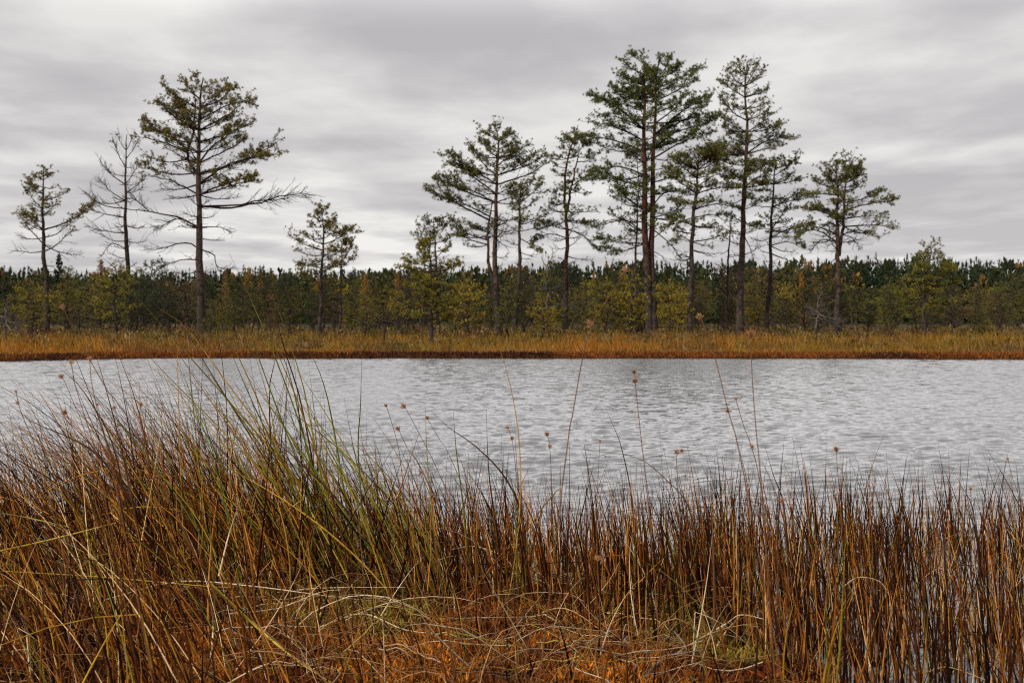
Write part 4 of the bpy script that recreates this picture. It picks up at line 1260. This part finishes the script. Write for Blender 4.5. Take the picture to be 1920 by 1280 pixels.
def build_straw():
    """pale dead blades lying on and hanging over the moss"""
    r = np.random.default_rng(121)
    mb = MB()
    N = 480
    K = 9
    X = r.uniform(-2.0, 1.15, N)
    Y = 2.4 + r.random(N) * 1.9
    pxx = 960 + F * X / Y
    k = (near_edge(X) - Y > -0.12) & (r.random(N) < np.interp(pxx, [0, 350, 500, 1300, 1450], [0.5, 0.7, 1, 1, .5]))
    X, Y = X[k], Y[k]
    n = len(X)
    Z = near_z(X, Y)
    L = r.uniform(0.12, 0.48, n)
    a = np.where(r.random(n) < .6, r.normal(0.15, 0.5, n) + math.pi * (r.random(n) < .5), r.uniform(0, 6.28, n))
    s = np.linspace(0, 1, K)
    curl = r.normal(0, 0.8, n)
    ang = a[:, None] + curl[:, None] * s[None, :]
    step = L[:, None] / (K - 1)
    dx, dy = np.cumsum(np.cos(ang) * step, 1), np.cumsum(np.sin(ang) * step, 1)
    arch = r.uniform(0.0, 0.11, n) * (r.random(n) < .4)
    rise = r.uniform(0.0, 0.06, n)
    xx, yy = X[:, None] + dx - dx[:, :1] - 0.4 * L[:, None] * np.cos(a)[:, None], Y[:, None] + dy - dy[:, :1]
    zz = np.maximum(near_z(xx, yy), 0.0) + 0.012 + rise[:, None] + (arch * L * 2.2)[:, None] * np.sin(math.pi * s)[None, :]
    P = np.stack([xx, yy, zz], -1)
    rad = r.uniform(0.0009, 0.0023, n)[:, None] * np.clip(1.05 - s ** 2, 0.15, 1)[None, :]
    pal = np.array([[0.52, 0.38, 0.22], [0.60, 0.47, 0.31], [0.36, 0.21, 0.08], [0.22, 0.11, 0.04], [0.42, 0.30, 0.06]])
    col = pal[r.choice(5, n, p=[.2, .13, .30, .31, .06])] * r.uniform(0.6, 1.2, (n, 1))
    mb.tubes(P, rad, 4, col)
    # standing broken straws, pale, tilted and hooked, among the reeds
    N = 260
    X = r.uniform(-2.0, 2.0, N)
    Y = r.uniform(2.8, 4.6, N)
    Z = np.maximum(near_z(X, Y), -0.1)
    L = r.uniform(0.15, 0.36, N)
    lean = np.stack([r.normal(0, 0.5, N), r.normal(0, 0.25, N)], 1)
    bend = np.stack([r.normal(0, 0.45, N), r.normal(0, 0.25, N)], 1)
    kink = np.where(r.random(N) < 0.45, r.integers(3, 8, N), 0)
    P, Rr = blades(np.stack([X, Y, Z], 1), L, lean, bend, r.uniform(0.0012, 0.0026, N), None, 9, kink, r=r)
    col = pal[r.choice(5, N, p=[.34, .22, .24, .12, .08])] * r.uniform(0.7, 1.2, (N, 1))
    mb.tubes(P, Rr, 4, col)
    # short rusty and brown thatch standing out of the moss
    N = 2300
    X = r.uniform(-1.5, 1.1, N)
    Y = r.uniform(2.5, 4.3, N)
    k = near_edge(X) - Y > -0.05
    X, Y = X[k], Y[k]
    N = len(X)
    L = r.uniform(0.06, 0.24, N)
    lean = np.stack([r.normal(-0.1, 0.55, N), r.normal(0, 0.35, N)], 1)
    bend = np.stack([r.normal(0, 0.5, N), r.normal(0, 0.3, N)], 1)
    P, Rr = blades(np.stack([X, Y, near_z(X, Y)], 1), L, lean, bend, r.uniform(0.0007, 0.0017, N), None, 7, None, r=r)
    tp = np.array([[0.16, 0.055, 0.012], [0.34, 0.14, 0.03], [0.07, 0.028, 0.01], [0.42, 0.27, 0.10], [0.24, 0.17, 0.02]])
    mb.tubes(P, Rr, 3, tp[r.choice(5, N, p=[.4, .26, .22, .06, .06])] * r.uniform(0.7, 1.25, (N, 1)))
    # single long straws that can be followed in the photograph: px points, distance, colour, radius
    Yw, Pale = (0.46, 0.31, 0.035), (0.60, 0.46, 0.29)
    for pts, D, c, rd in [
        ([(-10, 1035), (100, 1010), (215, 980)], 3.0, Yw, .0026), ([(-10, 960), (60, 972), (130, 988)], 3.0, (.3, .25, .04), .002),
        ([(0, 1070), (200, 1082), (370, 1097), (440, 1101)], 3.1, Yw, .002), ([(395, 1095), (470, 1165), (560, 1240), (640, 1290)], 2.7, Yw, .0042),
        ([(195, 1125), (330, 1090), (470, 1098), (640, 1120), (735, 1128)], 3.4, Pale, .0026), ([(335, 1098), (480, 1112), (600, 1102), (760, 1100)], 3.5, Pale, .0026),
        ([(600, 1175), (680, 1150), (760, 1180), (850, 1190)], 3.2, Pale, .0028), ([(430, 1150), (520, 1140), (600, 1110), (640, 1105)], 3.2, Pale, .0024),
        ([(850, 1185), (960, 1210), (1070, 1240), (1140, 1270)], 3.0, (.32, .30, .04), .0030), ([(905, 1250), (890, 1210), (870, 1170)], 3.1, Pale, .0034),
        ([(1300, 1205), (1360, 1170), (1390, 1152), (1432, 1160)], 3.0, Pale, .0036), ([(1330, 1235), (1360, 1185), (1390, 1152)], 3.0, Pale, .003),
        ([(990, 1000), (1010, 960), (1050, 915), (1038, 950)], 3.8, (.42, .25, .09), .003), ([(845, 1030), (890, 1024), (940, 1040), (960, 1060)], 3.7, Pale, .0024),
        ([(925, 1095), (925, 1060), (942, 1046)], 3.6, Pale, .003), ([(940, 1190), (990, 1160), (1060, 1140), (1140, 1190)], 3.3, (.44, .3, .14), .003),
        ([(1580, 1100), (1610, 1082), (1650, 1090), (1670, 1120)], 3.3, (.45, .3, .15), .0026), ([(1690, 1240), (1730, 1260), (1780, 1250), (1850, 1275)], 2.9, (.4, .26, .1), .0034),
        ([(1280, 1110), (1330, 1100), (1400, 1120), (1430, 1150)], 3.3, (.36, .2, .07), .003), ([(410, 1080), (430, 1000), (462, 905)], 3.2, Pale, .0026),
        ([(395, 1240), (400, 1170), (395, 1130)], 2.9, Pale, .0030), ([(40, 1150), (50, 1190), (57, 1280)], 2.7, Pale, .003), ([(440, 1185), (480, 1210), (500, 1275)], 2.8, Pale, .003)]:
        P = curve_pts([at(x, y, D + 0.12 * math.sin(i * 1.7)) for i, (x, y) in enumerate(pts)], 14)
        mb.tubes(P[None], (rd * np.clip(1.05 - np.linspace(0, 1, 14) ** 2, .25, 1))[None], 5, np.array([c]))
    o = mb.build('dead_straw', M_STRAW)
    tag(o, 'pale bleached dead grass blades tangled over the moss and reed feet', 'dead grass', None, 'stuff')


build_straw()


def explicit_blade(pts, D0, D1, K=14):
    n = len(pts)
    return curve_pts([at(x, y, D0 + (D1 - D0) * i / (n - 1)) for i, (x, y) in enumerate(pts)], K)


def build_tussock():
    r = np.random.default_rng(131)
    mb = MB()
    G1, G2, G3, BR = (0.17, 0.20, 0.030), (0.33, 0.27, 0.030), (0.44, 0.25, 0.040), (0.085, 0.034, 0.013)
    K = 14
    root_px = lambda x: at(x, 1085, 3.75)
    lst = [([(430, 475), (470, 560), (520, 680), (570, 820), (640, 1060)], G1), ([(258, 558), (330, 640), (410, 730), (540, 880), (700, 1070)], G2), ([(295, 577), (350, 615), (420, 710), (530, 860), (660, 1070)], G3),
           ([(328, 553), (345, 600), (372, 660), (440, 770), (560, 960), (640, 1080)], BR), ([(380, 578), (415, 615), (445, 665), (500, 790), (610, 1070)], G3), ([(255, 640), (300, 690), (400, 790), (560, 950), (720, 1090)], G2),
           ([(322, 637), (352, 690), (430, 800), (560, 980), (660, 1085)], G3), ([(500, 620), (522, 665), (565, 770), (610, 900), (660, 1080)], G3), ([(505, 590), (520, 640), (545, 710), (580, 860), (640, 1080)], G1),
           ([(520, 575), (545, 650), (570, 730), (600, 880), (650, 1080)], G2), ([(487, 500), (510, 570), (535, 660), (570, 780), (620, 1070)], BR), ([(570, 640), (600, 700), (625, 800), (670, 1080)], G1), ([(678, 665), (676, 760), (672, 860), (690, 1080)], G1),
           ([(458, 570), (475, 640), (510, 740), (570, 900), (630, 1080)], G1), ([(525, 625), (515, 680), (505, 760), (520, 1060)], BR), ([(420, 625), (450, 700), (500, 810), (600, 1000), (650, 1085)], G1), ([(360, 650), (420, 740), (500, 850), (620, 1020), (690, 1090)], G1),
           ([(340, 670), (430, 790), (540, 930), (680, 1070), (760, 1140)], G2), ([(460, 690), (540, 810), (640, 950), (740, 1090), (800, 1150)], G1), ([(640, 850), (700, 920), (780, 1010), (840, 1100), (860, 1170)], G2), ([(720, 905), (770, 990), (820, 1080), (850, 1180)], G2),
           ([(850, 770), (855, 840), (870, 960), (880, 1060), (900, 1180)], G1), ([(790, 905), (800, 1000), (815, 1100), (845, 1190)], G1), ([(560, 720), (610, 830), (690, 970), (760, 1090)], G1)]
    Ps, cs, rs = [], [], []
    for pts, c in lst:
        Ps.append(explicit_blade(pts, r.uniform(3.3, 3.6), 3.75, K)[::-1])
        cs.append(np.array(c) * r.uniform(0.85, 1.15))
        rs.append(r.uniform(0.0025, 0.0034))
    for _ in range(66):
        bx = r.normal(640, 140)
        by = r.uniform(1060, 1120)
        D = 3.75 + (1085 - by) * 0.008
        b = at(bx, by, D)
        L = r.uniform(0.45, 0.92)
        l = r.normal(-0.44, 0.2)
        d = np.array([l, r.normal(0, 0.12), 1.0])
        bd = r.normal(-0.14, 0.12)
        s = np.linspace(0, 1, K)[:, None]
        P = b + unit(d) * L * s + np.array([bd, r.normal(0, .08), -0.06]) * L * s ** 2.3
        Ps.append(P)
        u = r.random()
        cs.append(np.array(G1 if u < .42 else G2 if u < .68 else G3 if u < .82 else BR) * r.uniform(0.7, 1.2))
        rs.append(r.uniform(0.0015, 0.0030))
    s = np.linspace(0, 1, K)
    P = np.stack(Ps)
    b0 = P[:, 0].mean(0)
    gz = float(near_z(b0[0], b0[1]))
    Rr = np.array(rs)[:, None] * np.clip(1.04 - s ** 2.6, .14, 1)[None]
    C = np.stack(cs)[:, None, :] * np.ones((1, K, 1))
    C = lerp3(C, np.broadcast_to(np.array([0.20, 0.085, 0.03]), C.shape), np.broadcast_to(smooth(0.72, 1.0, s)[None], C.shape[:2]) * 0.6)
    o = np.array([b0[0], b0[1], gz])
    mb.tubes(P - o, Rr, 4, C)
    ob = mb.build('sedge_tussock', M_REED)
    ob.location = o
    tag(ob, 'big tussock of long green and yellow sedge blades leaning left over the lake', 'sedge tussock')


build_tussock()


def seed_head(mb, p, d, size, r, col=(0.38, 0.19, 0.085)):
    n = 90
    dd = unit(d)[None] * 1.0 + r.normal(0, 0.42, (n, 3))
    c = np.array(col) * r.uniform(0.55, 1.5, (n, 1))
    mb.spikes(np.tile(p[None], (n, 1)) + r.normal(0, size * .12, (n, 3)), dd, size * r.uniform(0.5, 1.15, n), size * 0.08, c)


def flower_stem(label, pts, D, heads, size, seed, col=(0.36, 0.15, 0.05), rad=0.0016, stemc=(0.16, 0.07, 0.03)):
    """pts: px from the tip down; the last direction runs on to the ground. heads: indices of points bearing heads"""
    r = np.random.default_rng(seed)
    W = [at(x, y, D) for x, y in pts]
    z0 = lambda q: max(float(near_z(q[0], q[1])), -0.05)
    d = W[-1] - W[-2]
    k = (W[-1][2] - z0(W[-1])) / max(-d[2], 1e-3)
    k = max(k, 0.05)
    foot = W[-1] + d * k * np.array([0.75, 0.75, 1.0])
    P = curve_pts(W + [foot], 22)[::-1]
    root = empty('flowering_sedge', tuple(P[0]))
    tag(root, label, 'sedge', 'sedges with fluffy seed heads')
    s = np.linspace(0, 1, 22)
    MB().tubes((P - P[0])[None], (rad * (1.05 - 0.6 * s))[None], 5, np.array([stemc]) * r.uniform(.8, 1.2)).build('stem', M_REED, root)
    for h in heads:
        mb = MB()
        q = W[h]
        up = (W[h] - W[h + 1]) if h + 1 < len(W) else UP
        seed_head(mb, q - P[0], unit(up) + r.normal(0, .25, 3), size * r.uniform(.55, .95), r, col)
        mb.build('seed_head', M_SEED, root, False)


BL = (0.45, 0.25, 0.12)
for q, (lab, pts, D, heads, sz, *ex) in enumerate([
    ('tall arching sedge stem crossing the far wood in the middle, two big blurred orange heads', [(1173, 508), (1140, 560), (1108, 612), (1092, 672), (1075, 770), (1058, 880)], 2.0, [0, 2], 0.017, BL),
    ('tall sedge stem with a blurred head before the umbrella pine, a second over water', [(1314, 597), (1338, 660), (1366, 773), (1395, 890)], 2.1, [0, 2], 0.012, BL),
    ('straight tall sedge stem with one dark rust head at the far shoreline', [(1408, 632), (1410, 700), (1418, 810), (1430, 940)], 2.1, [0], 0.017),
    ('slanting sedge stem with one pale head against the left wood', [(118, 578), (150, 640), (200, 730), (270, 840)], 2.3, [0], 0.012, BL),
    ('sedge stem with a pale blurred head just below the left shoreline', [(134, 682), (140, 720), (165, 800), (190, 900)], 2.2, [0], 0.013, BL),
    ('sedge stem with a pale blurred head at the left shoreline, right of its twin', [(168, 676), (172, 720), (190, 800), (215, 900)], 2.2, [0], 0.013, BL),
    ('sedge stem with a small rusty head over the left water', [(118, 708), (140, 760), (165, 830)], 3.6, [0], 0.017),
    ('sedge stem with two blurred heads nearest the left border over the water', [(30, 735), (34, 757), (50, 800), (75, 870)], 2.5, [0, 1], 0.011, BL),
    ('sedge stem with a bushy brown head among the left reed tips', [(125, 775), (135, 800), (160, 870)], 3.0, [0], 0.020),
    ('sedge stem with a brown head beside the tall brown reeds on the left', [(183, 760), (195, 810), (215, 880)], 3.3, [0], 0.013),
    ('sedge stem with a rusty head, right of the brown head beside tall brown reeds', [(215, 766), (225, 810), (240, 890)], 3.4, [0], 0.015),
    ('sedge stem with two stacked rusty heads at the middle of the left reeds', [(264, 760), (262, 785), (275, 850), (300, 930)], 3.4, [0, 1], 0.015),
    ('leaning sedge stem with a fluffy orange head, the highest right of the green tussock', [(760, 764), (790, 820), (820, 880), (845, 950)], 3.2, [0], 0.021),
    ('leaning sedge stem with a thin dark head left of the highest fluffy orange head', [(725, 762), (745, 830), (755, 900)], 3.5, [0], 0.012),
    ('leaning sedge stem with an orange head below the highest fluffy orange head', [(748, 806), (765, 842), (800, 900)], 3.2, [0], 0.019),
    ('leaning sedge stem with a small orange head right of the highest fluffy orange head', [(802, 786), (825, 825), (850, 870)], 3.6, [0], 0.014),
    ('sedge stem with a large blurred orange head inside the reeds left of the middle', [(792, 887), (800, 930), (815, 1010)], 2.6, [0], 0.016, BL),
    ('sedge stem with a small head and a second bud below over the middle water', [(953, 803), (960, 824), (965, 860), (970, 910)], 3.7, [0, 1], 0.015),
    ('sedge stem with a bushy dark head and a pale one below, over middle water', [(1027, 817), (1031, 840), (1034, 900)], 3.5, [0, 1], 0.017),
    ('sedge stem with a very small pale head right of the long slanting stem', [(1125, 828), (1122, 880), (1120, 930)], 4.2, [0], 0.012),
    ('tall upright sedge stem with a narrow brown head in the middle of the water', [(1190, 700), (1191, 718), (1203, 830), (1214, 930)], 2.6, [0, 1], 0.014),
    ('sedge stem with a pair of dusty heads left of the straight tall sedge stem', [(1276, 846), (1268, 850), (1272, 930)], 3.2, [0, 1], 0.018),
    ('curved sedge stem with a small pink head beside the straight tall stem', [(1380, 750), (1395, 800), (1410, 840), (1430, 930)], 2.7, [0, 2], 0.013, BL),
    ('lone sedge stem with a rusty head standing clear of the right reeds', [(1568, 846), (1570, 880), (1574, 930)], 2.9, [0], 0.020),
    ('thin sedge stem with a tiny head close to the right border', [(1890, 862), (1900, 900), (1915, 950)], 3.8, [0], 0.011),
    ('round orange sedge head low in the reeds right of the straight tall stem', [(1467, 942), (1470, 980), (1475, 1040)], 3.0, [0], 0.015),
    ('sedge stem with a round orange head deepest in the reeds at the middle', [(1120, 1050), (1122, 1090), (1125, 1150)], 2.5, [0], 0.017, BL),
    ('sedge stem with a small brown head in the right reed tips', [(1630, 912), (1632, 950), (1635, 1010)], 3.5, [0], 0.014),
    ('sedge stem with a tiny brown bud in the reed tips near the right border', [(1820, 918), (1822, 950), (1826, 1010)], 3.6, [0], 0.012),
    ('sedge stem with a blurred brown head low at the left among dark reeds', [(95, 935), (105, 990), (115, 1060)], 2.4, [0], 0.014, BL),
    ('sedge stem with a rusty head over the green tussock blades', [(665, 885), (668, 930), (675, 1000)], 3.1, [0], 0.013),
]):
    flower_stem(lab, pts, D, heads, sz, 400 + q, ex[0] if ex else (0.38, 0.19, 0.085))


def reed_thing(label, pts, D, rad, col, seed):
    r = np.random.default_rng(seed)
    W = [at(x, y, D) for x, y in pts]
    P = curve_pts(W, 20)[::-1]
    s = np.linspace(0, 1, 20)
    mb = MB()
    mb.tubes((P - P[0])[None], (rad * np.clip(1.03 - s ** 1.7, .12, 1))[None], 6, np.array([col]))
    o = mb.build('tall_reed', M_REED)
    o.location = P[0]
    tag(o, label, 'reed', 'single reeds rising over the reed bed')


DB = (0.050, 0.024, 0.015)
for q, (lab, pts, D, rd, c) in enumerate([
    ('thick dark reed bowing to the left over the middle water, broadest of the middle reeds', [(808, 770), (840, 800), (890, 835), (940, 885), (970, 940), (985, 1010), (990, 1110)], 3.6, .0042, DB),
    ('upright dark reed with a needle tip crossing the bowed thick reed', [(912, 770), (914, 840), (918, 900), (928, 980), (940, 1120)], 3.7, .0036, DB),
    ('dark reed curving left with its tip high over the middle water', [(1133, 760), (1155, 810), (1168, 850), (1185, 940), (1195, 1100)], 3.7, .0030, DB),
    ('long thin reed arching to the right from the middle reeds', [(1100, 845), (1140, 848), (1200, 860), (1250, 900), (1290, 950), (1320, 1080)], 3.8, .0024, (0.11, .06, .03)),
    ('dark straight reed standing above the reeds right of the straight tall sedge stem', [(1471, 815), (1466, 870), (1462, 930), (1455, 1080)], 3.6, .0028, DB),
    ('bent dark reed whose tip is left of the dark straight reed', [(1434, 835), (1450, 890), (1470, 950), (1480, 1080)], 3.6, .0030, DB),
    ('dark reed at the far left bending low over the left water', [(0, 742), (60, 790), (130, 820), (190, 860), (260, 960)], 3.4, .0030, DB),
    ('dark reed with its tip just under the left shoreline', [(95, 680), (130, 705), (165, 745), (210, 830), (240, 960)], 3.5, .0026, DB),
    ('tall brown reed leaning left with its tip at the left shoreline', [(172, 640), (190, 700), (215, 790), (240, 900), (270, 1050)], 3.5, .0036, (0.10, .036, .015)),
    ('tall dark reed left of the tall brown leaning reed', [(133, 650), (155, 705), (180, 770), (215, 880), (240, 1030)], 3.5, .0028, DB),
    ('dark needle-tipped reed over the right water', [(1746, 866), (1755, 920), (1768, 990), (1775, 1120)], 3.6, .0028, DB),
    ('dark reed slanting left near the right border', [(1785, 880), (1805, 915), (1825, 960), (1840, 1100)], 3.6, .0026, DB),
    ('tall thin reed with curved tip right of the green tussock', [(645, 745), (665, 850), (690, 950), (700, 1070)], 3.7, .0026, (.10, .045, .02)),
    ('thick brown reed in front of the middle of the right reeds', [(1332, 880), (1335, 960), (1338, 1060), (1340, 1220)], 3.0, .0034, (.13, .06, .025)),
]):
    reed_thing(lab, pts, D, rd, c, 500 + q)


def twig_thing(label, pts, rad, forks, seed):
    r = np.random.default_rng(seed)
    ground = lambda x, y: None
    W = []
    for x, y in pts:
        # drop onto the moss: march along the ray
        d = unit(at(x, y, 1.0) - CAM)
        t = 1.5
        while t < 6 and (CAM + d * t)[2] > float(near_z(*(CAM + d * t)[:2])) + 0.02:
            t += 0.02
        W.append(CAM + d * t)
    P = curve_pts(W, 14)
    P += r.normal(0, 0.004, P.shape)
    mb = MB()
    o = P[0].copy()
    mb.tubes((P - o)[None], (rad * np.linspace(1, .4, 14))[None], 6, np.array([(0.14, 0.115, 0.105)]))
    for i, ang in forks:
        d = unit(P[i + 1] - P[i])
        e = np.array([d[0] * math.cos(ang) - d[1] * math.sin(ang), d[0] * math.sin(ang) + d[1] * math.cos(ang), 0.25])
        Q = np.stack([P[i], P[i] + e * .05 + r.normal(0, .004, 3), P[i] + e * .11])
        mb.tubes((Q - o)[None], np.array([[rad * .7, rad * .5, rad * .3]]), 5, np.array([(0.15, 0.125, 0.115)]))
    ob = mb.build('dead_twig', M_BARK)
    ob.location = o
    tag(ob, label, 'twig', 'grey twigs on the moss')


twig_thing('long grey twig lying across the moss at the foot of the right reeds', [(1040, 1170), (1110, 1160), (1170, 1172), (1240, 1195), (1330, 1222)], .0052, [(6, .8), (9, -.7)], 601)
twig_thing('short grey twig pointing towards the lens below the long grey twig', [(1172, 1190), (1180, 1225), (1192, 1275)], .0048, [(7, .6)], 602)
twig_thing('forked grey twig on the yellow moss right of the short grey twig', [(1210, 1268), (1245, 1235), (1285, 1222), (1335, 1212)], .0050, [(5, -.8), (8, .7)], 603)
twig_thing('thin grey twig near the bottom edge, left of the short grey twig', [(1105, 1232), (1128, 1262), (1140, 1279)], .0040, [(5, .9)], 604)
